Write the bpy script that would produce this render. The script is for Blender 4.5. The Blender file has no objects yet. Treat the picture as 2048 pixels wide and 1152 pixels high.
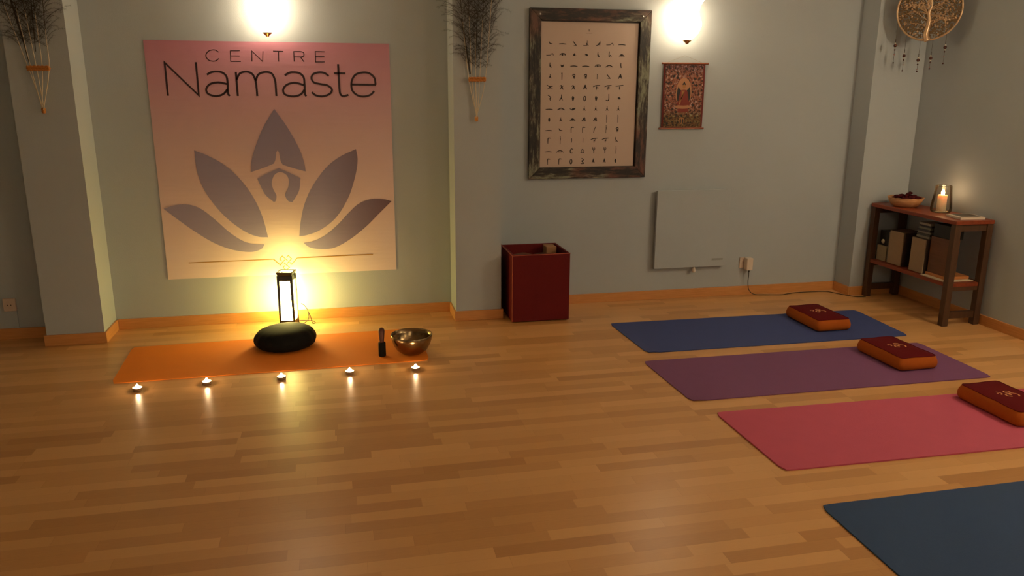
import bpy, bmesh, math, random
from mathutils import Vector, Matrix
random.seed(7)
PI = math.pi
C = bpy.context.scene.collection

# ------------------------------------------------------------------ camera, world, exposure
cam_data = bpy.data.cameras.new('camera')
cam_data.sensor_width = 36.0
cam_data.lens = 1587.39 / 2048 * 36.0
cam_data.clip_start = 0.05
cam = bpy.data.objects.new('camera', cam_data)
C.objects.link(cam)
YAW, PITCH, ROLL = 0.21614189, 0.24980985, 0.00426777
sy, cy = math.sin(YAW), math.cos(YAW)
f0 = Vector((sy, cy, 0)); r0 = Vector((cy, -sy, 0)); u0 = Vector((0, 0, 1))
fw = f0 * math.cos(PITCH) - u0 * math.sin(PITCH)
up = u0 * math.cos(PITCH) + f0 * math.sin(PITCH)
rt = r0 * math.cos(ROLL) + up * math.sin(ROLL)
up2 = -r0 * math.sin(ROLL) + up * math.cos(ROLL)
M = Matrix((rt, up2, -fw)).transposed().to_4x4()
M.translation = Vector((0, 0, 1.55))
cam.matrix_world = M
bpy.context.scene.camera = cam

vs = bpy.context.scene.view_settings
vs.view_transform = 'Standard'; vs.look = 'None'; vs.gamma = 1.0; vs.use_curve_mapping = False
vs.exposure = 0.08
world = bpy.data.worlds.new('world'); bpy.context.scene.world = world
world.use_nodes = True
world.node_tree.nodes['Background'].inputs[0].default_value = (0.02, 0.02, 0.025, 1)
world.node_tree.nodes['Background'].inputs[1].default_value = 0.2

WARM = (1.0, 0.78, 0.50)        # wall sconces
AMBER = (1.0, 0.79, 0.22)       # paper lamp on the floor
FLAME = (1.0, 0.66, 0.34)
SCONCE_POWER = 13.0
SIDE_POWER = 88.0       # the two lamps on the right wall, outside the picture
REAR_FILL_POWER = 92.0        # unseen fill lamp added on the wall behind the camera
LAMP_POWER = 68.0
FLAME_POWER = 270.0

# ------------------------------------------------------------------ helpers
def tag(o, label=None, cat=None, group=None, kind=None):
    if label: o['label'] = label
    if cat: o['category'] = cat
    if group: o['group'] = group
    if kind: o['kind'] = kind
    return o

def thing(name, label, cat, loc=(0, 0, 0), rz=0.0, group=None):
    o = bpy.data.objects.new(name, None); C.objects.link(o)
    o.empty_display_size = 0.05
    o.location = loc; o.rotation_euler = (0, 0, rz)
    return tag(o, label, cat, group)

def obj(name, bm, mats, parent=None, smooth=False, bevel=0.0, recalc=True):
    if recalc: bmesh.ops.recalc_face_normals(bm, faces=bm.faces)
    me = bpy.data.meshes.new(name); bm.to_mesh(me); bm.free()
    if not isinstance(mats, (list, tuple)): mats = [mats]
    for m in mats: me.materials.append(m)
    if smooth:
        for p in me.polygons: p.use_smooth = True
    o = bpy.data.objects.new(name, me); C.objects.link(o)
    if parent: o.parent = parent
    if bevel:
        b = o.modifiers.new('bevel', 'BEVEL'); b.width = bevel; b.segments = 2; b.limit_method = 'ANGLE'
    return o

def copy_tree(o, parent=None):
    c = o.copy(); C.objects.link(c)
    if parent: c.parent = parent
    for ch in list(o.children): copy_tree(ch, c)
    return c

def box(bm, x0, x1, y0, y1, z0, z1, mi=0):
    v = [bm.verts.new((x, y, z)) for z in (z0, z1) for y in (y0, y1) for x in (x0, x1)]
    for q in ((0, 1, 3, 2), (4, 6, 7, 5), (0, 4, 5, 1), (2, 3, 7, 6), (0, 2, 6, 4), (1, 5, 7, 3)):
        f = bm.faces.new([v[i] for i in q]); f.material_index = mi
    return v

def taperbox(bm, cx, cy, z0, z1, a0, b0, a1, b1, mi=0):
    v = [bm.verts.new((cx + sx * a, cy + s_ * b, z)) for z, a, b in ((z0, a0, b0), (z1, a1, b1)) for s_ in (-1, 1) for sx in (-1, 1)]
    for q in ((0, 1, 3, 2), (4, 6, 7, 5), (0, 4, 5, 1), (2, 3, 7, 6), (0, 2, 6, 4), (1, 5, 7, 3)):
        f = bm.faces.new([v[i] for i in q]); f.material_index = mi
    return v

def lathe(bm, prof, n=32, c=(0, 0, 0), mi=0, ripple=None, cap=True):
    rings = []
    for r, z in prof:
        if r < 1e-5:
            rings.append([bm.verts.new((c[0], c[1], c[2] + z))])
        else:
            ring = []
            for k in range(n):
                a = 2 * PI * k / n
                rr = r * (ripple(a, r, z) if ripple else 1)
                ring.append(bm.verts.new((c[0] + rr * math.cos(a), c[1] + rr * math.sin(a), c[2] + z)))
            rings.append(ring)
    for A, B in zip(rings, rings[1:]):
        if len(A) == 1 and len(B) == 1: continue
        for k in range(n):
            k2 = (k + 1) % n
            if len(A) == 1: f = bm.faces.new((A[0], B[k2], B[k]))
            elif len(B) == 1: f = bm.faces.new((A[k], A[k2], B[0]))
            else: f = bm.faces.new((A[k], A[k2], B[k2], B[k]))
            f.material_index = mi
    return rings

def tube(bm, pts, r, n=6, mi=0, cap=True):
    pts = [Vector(p) for p in pts]
    N = len(pts)
    rr = r if isinstance(r, (list, tuple)) else [r] * N
    t = (pts[1] - pts[0]).normalized()
    ref = Vector((0, 0, 1)) if abs(t.z) < 0.9 else Vector((1, 0, 0))
    a = t.cross(ref).normalized(); rings = []
    for i, p in enumerate(pts):
        t = (pts[min(i + 1, N - 1)] - pts[max(i - 1, 0)])
        if t.length < 1e-9: t = Vector((0, 0, 1))
        t.normalize()
        a = a - t * a.dot(t)
        if a.length < 1e-6: a = t.orthogonal()
        a.normalize(); b = t.cross(a)
        rings.append([bm.verts.new(p + (a * math.cos(2 * PI * k / n) + b * math.sin(2 * PI * k / n)) * rr[i]) for k in range(n)])
    for A, B in zip(rings, rings[1:]):
        for k in range(n):
            f = bm.faces.new((A[k], A[(k + 1) % n], B[(k + 1) % n], B[k])); f.material_index = mi
    if cap:
        for R_ in (rings[0], rings[-1]):
            f = bm.faces.new(R_); f.material_index = mi

def smooth_pts(pts, k=6):
    if len(pts) < 3: return [tuple(p) for p in pts]
    P = [Vector(p) for p in pts]; out = []
    for i in range(len(P) - 1):
        p0 = P[i - 1] if i > 0 else P[0] * 2 - P[1]
        p1, p2 = P[i], P[i + 1]
        p3 = P[i + 2] if i + 2 < len(P) else P[-1] * 2 - P[-2]
        for j in range(k):
            t = j / k
            out.append(0.5 * ((2 * p1) + (p2 - p0) * t + (2 * p0 - 5 * p1 + 4 * p2 - p3) * t * t + (3 * p1 - p0 - 3 * p2 + p3) * t ** 3))
    out.append(P[-1])
    return [tuple(p) for p in out]

def ribbon(bm, pts, w, place, mi=0, taper=False, d=0.0):
    """flat stroke of width w along 2D pts; place(u, v, d) gives the 3D point"""
    P = [Vector(p) for p in pts]; N = len(P); L = []; R_ = []
    for i, p in enumerate(P):
        t0 = (P[i] - P[i - 1]).normalized() if i > 0 else None
        t1 = (P[i + 1] - P[i]).normalized() if i < N - 1 else None
        if t0 is None: t0 = t1
        if t1 is None: t1 = t0
        n0 = Vector((-t0.y, t0.x)); n1 = Vector((-t1.y, t1.x))
        n = (n0 + n1)
        n = n.normalized() if n.length > 1e-6 else n0
        s = 1.0 / max(0.45, n.dot(n0))
        h = w / 2 * s
        if taper: h *= 0.35 + 0.65 * math.sin(PI * (0.15 + 0.7 * i / (N - 1)))
        L.append(bm.verts.new(place(p.x + n.x * h, p.y + n.y * h, d)))
        R_.append(bm.verts.new(place(p.x - n.x * h, p.y - n.y * h, d)))
    for i in range(N - 1):
        f = bm.faces.new((L[i], L[i + 1], R_[i + 1], R_[i])); f.material_index = mi

def patch(bm, pts, place, mi=0, d=0.0):
    out = []
    for p in pts:
        if not out or (Vector(p) - Vector(out[-1])).length > 1e-5: out.append(p)
    if (Vector(out[0]) - Vector(out[-1])).length < 1e-5: out.pop()
    vs_ = [bm.verts.new(place(p[0], p[1], d)) for p in out]
    f = bm.faces.new(vs_); f.material_index = mi
    return f

def disc_pts(cx, cy, rx, ry=None, n=20):
    ry = ry or rx
    return [(cx + rx * math.cos(2 * PI * k / n), cy + ry * math.sin(2 * PI * k / n)) for k in range(n)]

# ------------------------------------------------------------------ materials
def new_mat(name):
    m = bpy.data.materials.new(name); m.use_nodes = True
    nt = m.node_tree; return m, nt, nt.nodes['Principled BSDF']

def N(nt, kind, **kw):
    n = nt.nodes.new(kind)
    for k, v in kw.items(): setattr(n, k, v)
    return n

def flat(name, col, rough=0.6, metal=0.0, var=0.06, scale=40, bump=0.0, bscale=200, coat=0.0, sheen=0.0, spec=0.5):
    m, nt, b = new_mat(name)
    tc = N(nt, 'ShaderNodeTexCoord'); no = N(nt, 'ShaderNodeTexNoise')
    no.inputs['Scale'].default_value = scale; no.inputs['Detail'].default_value = 4
    nt.links.new(tc.outputs['Object'], no.inputs['Vector'])
    mx = N(nt, 'ShaderNodeMix', data_type='RGBA')
    mx.inputs[6].default_value = tuple(c * (1 - var) for c in col) + (1,)
    mx.inputs[7].default_value = tuple(min(1, c * (1 + var)) for c in col) + (1,)
    nt.links.new(no.outputs['Fac'], mx.inputs[0]); nt.links.new(mx.outputs[2], b.inputs['Base Color'])
    b.inputs['Roughness'].default_value = rough; b.inputs['Metallic'].default_value = metal
    b.inputs['Coat Weight'].default_value = coat
    b.inputs['Specular IOR Level'].default_value = spec
    if sheen:
        b.inputs['Sheen Weight'].default_value = sheen; b.inputs['Sheen Roughness'].default_value = 0.5
    if bump:
        n2 = N(nt, 'ShaderNodeTexNoise'); n2.inputs['Scale'].default_value = bscale; n2.inputs['Detail'].default_value = 3
        nt.links.new(tc.outputs['Object'], n2.inputs['Vector'])
        bp = N(nt, 'ShaderNodeBump'); bp.inputs['Strength'].default_value = bump; bp.inputs['Distance'].default_value = 0.003
        nt.links.new(n2.outputs['Fac'], bp.inputs['Height']); nt.links.new(bp.outputs['Normal'], b.inputs['Normal'])
    return m

def emit(name, col, strength):
    m, nt, b = new_mat(name)
    b.inputs['Base Color'].default_value = (*col, 1)
    b.inputs['Emission Color'].default_value = (*col, 1); b.inputs['Emission Strength'].default_value = strength
    b.inputs['Roughness'].default_value = 0.4
    return m

def wood(name, c0, c1, rough=0.4, stretch=(1, 12, 12), scale=6, coat=0.0):
    m, nt, b = new_mat(name)
    tc = N(nt, 'ShaderNodeTexCoord'); mp = N(nt, 'ShaderNodeMapping'); mp.inputs['Scale'].default_value = stretch
    no = N(nt, 'ShaderNodeTexNoise'); no.inputs['Scale'].default_value = scale; no.inputs['Detail'].default_value = 6; no.inputs['Distortion'].default_value = 0.4
    cr = N(nt, 'ShaderNodeValToRGB'); cr.color_ramp.elements[0].color = (*c0, 1); cr.color_ramp.elements[1].color = (*c1, 1)
    cr.color_ramp.elements[0].position = 0.3; cr.color_ramp.elements[1].position = 0.7
    nt.links.new(tc.outputs['Object'], mp.inputs['Vector']); nt.links.new(mp.outputs[0], no.inputs['Vector'])
    nt.links.new(no.outputs['Fac'], cr.inputs[0]); nt.links.new(cr.outputs[0], b.inputs['Base Color'])
    b.inputs['Roughness'].default_value = rough; b.inputs['Coat Weight'].default_value = coat
    return m

def floor_mat():
    m, nt, b = new_mat('beech_strip_laminate')
    tc = N(nt, 'ShaderNodeTexCoord'); sp = N(nt, 'ShaderNodeSeparateXYZ'); nt.links.new(tc.outputs['Object'], sp.inputs[0])
    def math_(op, a, bb=None, c=None):
        n = N(nt, 'ShaderNodeMath', operation=op)
        for i, v in enumerate((a, bb, c)):
            if v is None: continue
            if isinstance(v, (int, float)): n.inputs[i].default_value = v
            else: nt.links.new(v, n.inputs[i])
        return n.outputs[0]
    def strips(W, Lg, seed):
        r = math_('DIVIDE', sp.outputs[1], W); row = math_('FLOOR', r); fr = math_('FRACT', r)
        wn = N(nt, 'ShaderNodeTexWhiteNoise', noise_dimensions='2D')
        cb = N(nt, 'ShaderNodeCombineXYZ'); nt.links.new(row, cb.inputs[0]); cb.inputs[1].default_value = seed
        nt.links.new(cb.outputs[0], wn.inputs['Vector'])
        x = math_('ADD', math_('DIVIDE', sp.outputs[0], Lg), math_('MULTIPLY', wn.outputs['Value'], 7.3))
        cell = math_('FLOOR', x); fx = math_('FRACT', x)
        cb2 = N(nt, 'ShaderNodeCombineXYZ'); nt.links.new(row, cb2.inputs[0]); nt.links.new(cell, cb2.inputs[1]); cb2.inputs[2].default_value = seed
        w2 = N(nt, 'ShaderNodeTexWhiteNoise', noise_dimensions='3D'); nt.links.new(cb2.outputs[0], w2.inputs['Vector'])
        return w2.outputs['Value'], fr, fx
    v1, fr, fx = strips(0.0648, 0.43, 1.0)
    # grain
    mp = N(nt, 'ShaderNodeMapping'); mp.inputs['Scale'].default_value = (3, 60, 1); nt.links.new(tc.outputs['Object'], mp.inputs['Vector'])
    gn = N(nt, 'ShaderNodeTexNoise'); gn.inputs['Scale'].default_value = 3; gn.inputs['Detail'].default_value = 5; nt.links.new(mp.outputs[0], gn.inputs['Vector'])
    fac = math_('ADD', math_('MULTIPLY', v1, 0.8), math_('MULTIPLY', gn.outputs['Fac'], 0.25))
    cr = N(nt, 'ShaderNodeValToRGB'); e = cr.color_ramp.elements
    e[0].position = 0.08; e[0].color = (*FLOOR_DARK, 1); e[1].position = 0.95; e[1].color = (*FLOOR_LIGHT, 1)
    k = cr.color_ramp.elements.new(0.5); k.color = (*FLOOR_MID, 1)
    nt.links.new(fac, cr.inputs[0])
    # thin seams between strips
    s1 = math_('LESS_THAN', fr, 0.02); s2 = math_('LESS_THAN', fx, 0.004)
    sm = math_('MAXIMUM', s1, s2)
    mx = N(nt, 'ShaderNodeMix', data_type='RGBA', blend_type='MULTIPLY'); mx.inputs[7].default_value = (0.88, 0.85, 0.8, 1)
    nt.links.new(sm, mx.inputs[0]); nt.links.new(cr.outputs[0], mx.inputs[6]); nt.links.new(mx.outputs[2], b.inputs['Base Color'])
    b.inputs['Roughness'].default_value = FLOOR_ROUGH
    rn = N(nt, 'ShaderNodeTexNoise'); rn.inputs['Scale'].default_value = 2.0; nt.links.new(tc.outputs['Object'], rn.inputs['Vector'])
    nt.links.new(math_('ADD', math_('MULTIPLY', rn.outputs['Fac'], 0.06), FLOOR_ROUGH - 0.03), b.inputs['Roughness'])
    return m

FLOOR_DARK = (0.46, 0.222, 0.072); FLOOR_MID = (0.60, 0.315, 0.115); FLOOR_LIGHT = (0.68, 0.375, 0.148)
FLOOR_ROUGH = 0.30

def printed(name, stops, z0, z1, side=None, rough=0.45, bump=0.25):
    """printed paper: colour runs along local z between z0 and z1 (ink gradient)"""
    m, nt, b = new_mat(name)
    tc = N(nt, 'ShaderNodeTexCoord'); sp = N(nt, 'ShaderNodeSeparateXYZ'); nt.links.new(tc.outputs['Object'], sp.inputs[0])
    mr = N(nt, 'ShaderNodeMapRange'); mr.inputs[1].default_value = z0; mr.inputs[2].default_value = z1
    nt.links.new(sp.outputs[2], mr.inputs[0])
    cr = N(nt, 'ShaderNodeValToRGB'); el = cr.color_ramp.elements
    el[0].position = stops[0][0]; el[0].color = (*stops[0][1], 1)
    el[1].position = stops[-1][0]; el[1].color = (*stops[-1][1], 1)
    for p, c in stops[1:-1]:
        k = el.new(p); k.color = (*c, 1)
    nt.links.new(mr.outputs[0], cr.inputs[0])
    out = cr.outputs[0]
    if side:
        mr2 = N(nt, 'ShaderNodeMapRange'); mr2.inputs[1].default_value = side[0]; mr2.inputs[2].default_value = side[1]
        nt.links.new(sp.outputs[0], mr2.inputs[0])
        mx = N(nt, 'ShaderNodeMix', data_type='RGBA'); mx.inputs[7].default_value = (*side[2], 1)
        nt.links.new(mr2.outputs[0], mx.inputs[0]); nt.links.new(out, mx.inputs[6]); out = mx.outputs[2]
    nt.links.new(out, b.inputs['Base Color'])
    b.inputs['Roughness'].default_value = rough
    if bump:
        mp = N(nt, 'ShaderNodeMapping'); mp.inputs['Scale'].default_value = (1.6, 1, 9); nt.links.new(tc.outputs['Object'], mp.inputs['Vector'])
        n2 = N(nt, 'ShaderNodeTexNoise'); n2.inputs['Scale'].default_value = 2.2; n2.inputs['Detail'].default_value = 2
        nt.links.new(mp.outputs[0], n2.inputs['Vector'])
        bp = N(nt, 'ShaderNodeBump'); bp.inputs['Strength'].default_value = bump; bp.inputs['Distance'].default_value = 0.012
        nt.links.new(n2.outputs['Fac'], bp.inputs['Height']); nt.links.new(bp.outputs['Normal'], b.inputs['Normal'])
    return m

def weathered(name, stretch):
    m, nt, b = new_mat(name)
    tc = N(nt, 'ShaderNodeTexCoord'); mp = N(nt, 'ShaderNodeMapping'); mp.inputs['Scale'].default_value = stretch
    nt.links.new(tc.outputs['Object'], mp.inputs['Vector'])
    n1 = N(nt, 'ShaderNodeTexNoise'); n1.inputs['Scale'].default_value = 4.5; n1.inputs['Detail'].default_value = 8; n1.inputs['Roughness'].default_value = 0.7
    n2 = N(nt, 'ShaderNodeTexNoise'); n2.inputs['Scale'].default_value = 2.2; n2.inputs['Detail'].default_value = 2
    nt.links.new(mp.outputs[0], n1.inputs['Vector']); nt.links.new(tc.outputs['Object'], n2.inputs['Vector'])
    c1 = N(nt, 'ShaderNodeValToRGB'); e = c1.color_ramp.elements
    e[0].position = 0.44; e[0].color = (0.003, 0.002, 0.002, 1); e[1].position = 0.62; e[1].color = (0.20, 0.21, 0.145, 1)
    k = e.new(0.52); k.color = (0.036, 0.024, 0.015, 1)
    c2 = N(nt, 'ShaderNodeValToRGB'); e = c2.color_ramp.elements
    e[0].position = 0.44; e[0].color = (0.010, 0.005, 0.004, 1); e[1].position = 0.60; e[1].color = (0.13, 0.045, 0.028, 1)
    nt.links.new(n1.outputs['Fac'], c1.inputs[0]); nt.links.new(n1.outputs['Fac'], c2.inputs[0])
    st = N(nt, 'ShaderNodeValToRGB'); st.color_ramp.elements[0].position = 0.51; st.color_ramp.elements[1].position = 0.60
    nt.links.new(n2.outputs['Fac'], st.inputs[0])
    mx = N(nt, 'ShaderNodeMix', data_type='RGBA'); nt.links.new(st.outputs[0], mx.inputs[0])
    nt.links.new(c1.outputs[0], mx.inputs[6]); nt.links.new(c2.outputs[0], mx.inputs[7]); nt.links.new(mx.outputs[2], b.inputs['Base Color'])
    b.inputs['Roughness'].default_value = 0.55
    bp = N(nt, 'ShaderNodeBump'); bp.inputs['Strength'].default_value = 0.7; bp.inputs['Distance'].default_value = 0.004
    nt.links.new(n1.outputs['Fac'], bp.inputs['Height']); nt.links.new(bp.outputs['Normal'], b.inputs['Normal'])
    return m

def painting_mat():
    """small mottled figures and clouds of an old devotional painting"""
    m, nt, b = new_mat('painted_cloth')
    tc = N(nt, 'ShaderNodeTexCoord')
    no = N(nt, 'ShaderNodeTexNoise'); no.inputs['Scale'].default_value = 62; no.inputs['Detail'].default_value = 4; no.inputs['Distortion'].default_value = 0.7
    nt.links.new(tc.outputs['Object'], no.inputs['Vector'])
    cr = N(nt, 'ShaderNodeValToRGB'); e = cr.color_ramp.elements
    e[0].position = 0.36; e[0].color = (0.012, 0.010, 0.012, 1); e[1].position = 0.66; e[1].color = (0.46, 0.34, 0.30, 1)
    for p, c in ((0.43, (0.05, 0.03, 0.02)), (0.48, (0.20, 0.035, 0.02)), (0.53, (0.30, 0.12, 0.06)), (0.60, (0.22, 0.10, 0.08))):
        k = e.new(p); k.color = (*c, 1)
    nt.links.new(no.outputs['Fac'], cr.inputs[0])
    sp = N(nt, 'ShaderNodeSeparateXYZ'); nt.links.new(tc.outputs['Object'], sp.inputs[0])
    mr = N(nt, 'ShaderNodeMapRange'); mr.inputs[1].default_value = 0.14; mr.inputs[2].default_value = 0.08; nt.links.new(sp.outputs[2], mr.inputs[0])
    mx = N(nt, 'ShaderNodeMix', data_type='RGBA', blend_type='MULTIPLY'); mx.inputs[7].default_value = (0.55, 0.75, 0.35, 1)
    nt.links.new(mr.outputs[0], mx.inputs[0]); nt.links.new(cr.outputs[0], mx.inputs[6])
    mr2 = N(nt, 'ShaderNodeMapRange'); mr2.inputs[1].default_value = 0.36; mr2.inputs[2].default_value = 0.42; nt.links.new(sp.outputs[2], mr2.inputs[0])
    mx2 = N(nt, 'ShaderNodeMix', data_type='RGBA', blend_type='MULTIPLY'); mx2.inputs[7].default_value = (0.5, 0.45, 0.6, 1)
    nt.links.new(mr2.outputs[0], mx2.inputs[0]); nt.links.new(mx.outputs[2], mx2.inputs[6])
    nt.links.new(mx2.outputs[2], b.inputs['Base Color']); b.inputs['Roughness'].default_value = 0.7
    return m

def glass_mat(name, tint, rough=0.05):
    m, nt, b = new_mat(name)
    b.inputs['Base Color'].default_value = (*tint, 1); b.inputs['Roughness'].default_value = rough
    b.inputs['Transmission Weight'].default_value = 1.0; b.inputs['IOR'].default_value = 1.45
    return m

WALL = flat('pale_blue_wall_paint', (0.402, 0.445, 0.480), rough=0.75, var=0.03, scale=3, bump=0.25, bscale=260)
CEIL = flat('white_ceiling_paint', (0.75, 0.74, 0.70), rough=0.85, var=0.02)
BASE = wood('oak_baseboard', (0.52, 0.225, 0.065), (0.62, 0.28, 0.09), rough=0.42, stretch=(2, 2, 30), scale=4)
FLOOR = floor_mat()
BRASS = flat('brass', (0.75, 0.48, 0.25), rough=0.25, metal=1.0, var=0.05)
BLACK = flat('black_lacquer', (0.012, 0.010, 0.008), rough=0.35, var=0.2)
BLACKCLOTH = flat('black_cotton', (0.0045, 0.004, 0.0035), rough=0.75, var=0.2, bump=0.3, bscale=500, spec=0.15)
SCONCEGLASS = emit('lit_opal_glass', WARM, SCONCE_POWER)
SIDEGLASS = emit('lit_bright_glass', WARM, SIDE_POWER)
REARFILL = emit('rear_fill_glow', WARM, REAR_FILL_POWER)
PAPERLIT = emit('lit_lamp_paper', AMBER, LAMP_POWER)
FLAMEMAT = emit('candle_flame', FLAME, FLAME_POWER)
ALU = flat('aluminium_cup', (0.75, 0.73, 0.70), rough=0.3, metal=1.0)
WAX = flat('white_wax', (0.85, 0.80, 0.72), rough=0.4)
WHITEPL = flat('white_plastic', (0.72, 0.62, 0.52), rough=0.35, var=0.02)
DARKHOLE = flat('dark_hole', (0.01, 0.01, 0.01), rough=0.8)
CORD = flat('black_cord', (0.012, 0.010, 0.010), rough=0.5)

# banner artwork, millimetres from its lower left corner
CENTRE_STROKES = [(1, [(428, 1424), (412, 1435), (394, 1437), (368, 1428), (352, 1403), (364, 1378), (388, 1370), (408, 1373), (427, 1386)]), (0, [(554, 1434), (498, 1433), (495, 1370), (555, 1370)]), (0, [(497, 1403), (550, 1403)]), (0, [(621, 1370), (625, 1433), (685, 1371), (691, 1433)]), (0, [(752, 1434), (814, 1433)]), (0, [(784, 1434), (782, 1371)]), (0, [(876, 1372), (877, 1433), (920, 1434)]), (1, [(920, 1434), (935, 1428), (938, 1418), (934, 1406), (919, 1401)]), (0, [(919, 1401), (876, 1401)]), (0, [(916, 1401), (936, 1371)]), (0, [(1066, 1434), (1009, 1435), (1007, 1371), (1064, 1372)]), (0, [(1009, 1404), (1063, 1404)])]
NAMASTE_STROKES = [(0, [(110, 1162), (110, 1358), (290, 1164), (290, 1363)]), (1, [(348, 1289), (373, 1303), (401, 1308), (436, 1304), (462, 1280), (466, 1235), (463, 1191), (465, 1172), (473, 1161)]), (1, [(464, 1233), (412, 1243), (363, 1233), (337, 1203), (346, 1174), (389, 1160), (434, 1172), (464, 1203)]), (0, [(521, 1161), (520, 1307)]), (1, [(520, 1258), (543, 1297), (584, 1309), (619, 1293), (634, 1253), (637, 1212), (638, 1161)]), (1, [(635, 1253), (654, 1292), (697, 1308), (735, 1298), (752, 1257), (754, 1212), (754, 1161)]), (1, [(813, 1288), (839, 1303), (864, 1308), (904, 1302), (928, 1277), (931, 1233), (930, 1188), (931, 1171), (938, 1160)]), (1, [(929, 1229), (872, 1243), (822, 1230), (798, 1200), (808, 1171), (854, 1159), (901, 1170), (929, 1200)]), (1, [(1084, 1286), (1058, 1304), (1025, 1308), (988, 1296), (976, 1271), (990, 1246), (1029, 1236), (1072, 1228), (1099, 1205), (1086, 1176), (1042, 1160), (1000, 1165), (972, 1185)]), (1, [(1146, 1359), (1146, 1280), (1147, 1205), (1152, 1173), (1171, 1161), (1202, 1169)]), (0, [(1118, 1303), (1190, 1302)]), (0, [(1225, 1234), (1378, 1233)]), (1, [(1378, 1233), (1370, 1277), (1340, 1304), (1298, 1309), (1250, 1293), (1225, 1249), (1228, 1197), (1262, 1165), (1304, 1159), (1343, 1170), (1367, 1193)])]
PETALS = [[[(735, 1081), (798, 985), (865, 853), (897, 753), (906, 683)], [(906, 683), (834, 704), (765, 728)], [(765, 728), (753, 755), (746, 810)], [(746, 810), (739, 819), (730, 811)], [(730, 811), (721, 761), (708, 736)], [(708, 736), (640, 709), (563, 684)], [(563, 684), (574, 758), (608, 856), (664, 975), (735, 1081)]], [[(601, 641), (670, 678), (739, 707)], [(739, 707), (805, 676), (871, 639)], [(871, 639), (856, 556), (810, 483)], [(810, 483), (784, 493), (767, 532), (788, 577), (796, 625), (783, 663), (746, 681), (709, 664), (689, 616), (695, 571), (712, 531), (705, 495), (692, 489)], [(692, 489), (639, 544), (601, 641)]], [[(232, 828), (318, 789), (418, 722), (505, 626), (572, 512), (617, 386), (641, 256)], [(641, 256), (576, 263), (492, 304), (381, 404), (287, 542), (241, 675), (232, 828)]], [[(1235, 824), (1242, 747), (1219, 634), (1167, 497), (1082, 371), (977, 293), (885, 261), (840, 257)], [(840, 257), (855, 355), (886, 470), (942, 583), (1032, 700), (1124, 772), (1235, 824)]], [[(16, 463), (94, 485), (177, 483), (247, 451), (326, 378), (405, 295), (486, 235), (550, 215), (616, 210)], [(616, 210), (591, 178), (525, 162), (417, 180), (303, 230), (193, 308), (95, 391), (16, 463)]], [[(1455, 474), (1395, 489), (1315, 490), (1234, 460), (1163, 398), (1091, 324), (1009, 257), (927, 218), (865, 210)], [(865, 210), (903, 178), (970, 164), (1061, 169), (1166, 221), (1273, 301), (1369, 392), (1455, 474)]]]
GOLD_LINES = [[(666, 107), (705, 66), (737, 101)], [(718, 92), (704, 107), (723, 127), (754, 94)], [(749, 116), (761, 128), (781, 106), (750, 74)], [(767, 83), (780, 67), (817, 109)], [(730, 81), (764, 47), (741, 28)], [(735, 61), (724, 48), (741, 28)], [(134, 105), (667, 107)], [(816, 109), (1318, 114)]]
def wp(y):
    return lambda u, v, d=0.0: (u, y - d, v)

# ------------------------------------------------------------------ room shell
H = 2.62
XL, XR, YF = -3.6, 4.2, -3.0
P1 = (-1.775, -1.45, 5.10); P2 = (0.742, 1.050, 5.13); P3X, P3Y = 3.79, 5.21
YB0, YB1, YB2 = 5.30, 5.38, 5.40      # far left bay, recess with the banner, right bay
def struct(name, dims, m):
    bm = bmesh.new(); box(bm, *dims); o = obj(name, bm, m); o['kind'] = 'structure'; return o
struct('floor', (XL - 0.1, XR + 0.1, YF - 0.1, 5.6, -0.10, 0.0), FLOOR)
struct('ceiling', (XL - 0.1, XR + 0.1, YF - 0.1, 5.6, H, H + 0.1), CEIL)
struct('wall_left', (XL - 0.1, XL, YF, 5.6, 0, H), WALL)
struct('wall_right', (XR, XR + 0.1, YF, 5.6, 0, H), WALL)
struct('wall_front', (XL, XR, YF - 0.1, YF, 0, H), WALL)
struct('wall_back_left', (XL, P1[0], YB0, 5.6, 0, H), WALL)
struct('wall_pillar_left', (P1[0], P1[1], P1[2], 5.6, 0, H), WALL)
struct('wall_back', (P1[1], P2[0], YB1, 5.6, 0, H), WALL)
struct('wall_pillar_middle', (P2[0], P2[1], P2[2], 5.6, 0, H), WALL)
struct('wall_back_right', (P2[1], P3X, YB2, 5.6, 0, H), WALL)
struct('wall_pillar_right', (P3X, XR, P3Y, 5.6, 0, H), WALL)

BH, BT, e = 0.068, 0.013, 0.0004
def board(name, dims):
    bm = bmesh.new(); box(bm, *dims); o = obj(name, bm, BASE, bevel=0.002); o['kind'] = 'structure'
board('baseboard_back_left', (XL, P1[0] - BT, YB0 - BT, YB0 - e, 0, BH))
board('baseboard_pillar_left', (P1[0] - BT, P1[1] + BT, P1[2] - BT, P1[2] - e, 0, BH))
board('baseboard_pillar_left_side', (P1[1] + e, P1[1] + BT, P1[2], YB1 - BT, 0, BH))
board('baseboard_pillar_left_far_side', (P1[0] - BT, P1[0] - e, P1[2], YB0 - e, 0, BH))
board('baseboard_back', (P1[1] + BT, P2[0] - BT, YB1 - BT, YB1 - e, 0, BH))
board('baseboard_pillar_middle_side', (P2[0] - BT, P2[0] - e, P2[2], YB1 - BT, 0, BH))
board('baseboard_pillar_middle', (P2[0] - BT, P2[1] + BT, P2[2] - BT, P2[2] - e, 0, BH))
board('baseboard_pillar_middle_far_side', (P2[1] + e, P2[1] + BT, P2[2], YB2 - BT, 0, BH))
board('baseboard_back_right', (P2[1] + e, P3X - BT, YB2 - BT, YB2 - e, 0, BH))
board('baseboard_pillar_right_side', (P3X - BT, P3X - e, P3Y - BT, YB2 - e, 0, BH))
board('baseboard_pillar_right', (P3X, XR - BT, P3Y - BT, P3Y - e, 0, BH))
board('baseboard_right', (XR - BT, XR - e, YF, P3Y - e, 0, BH))

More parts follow.
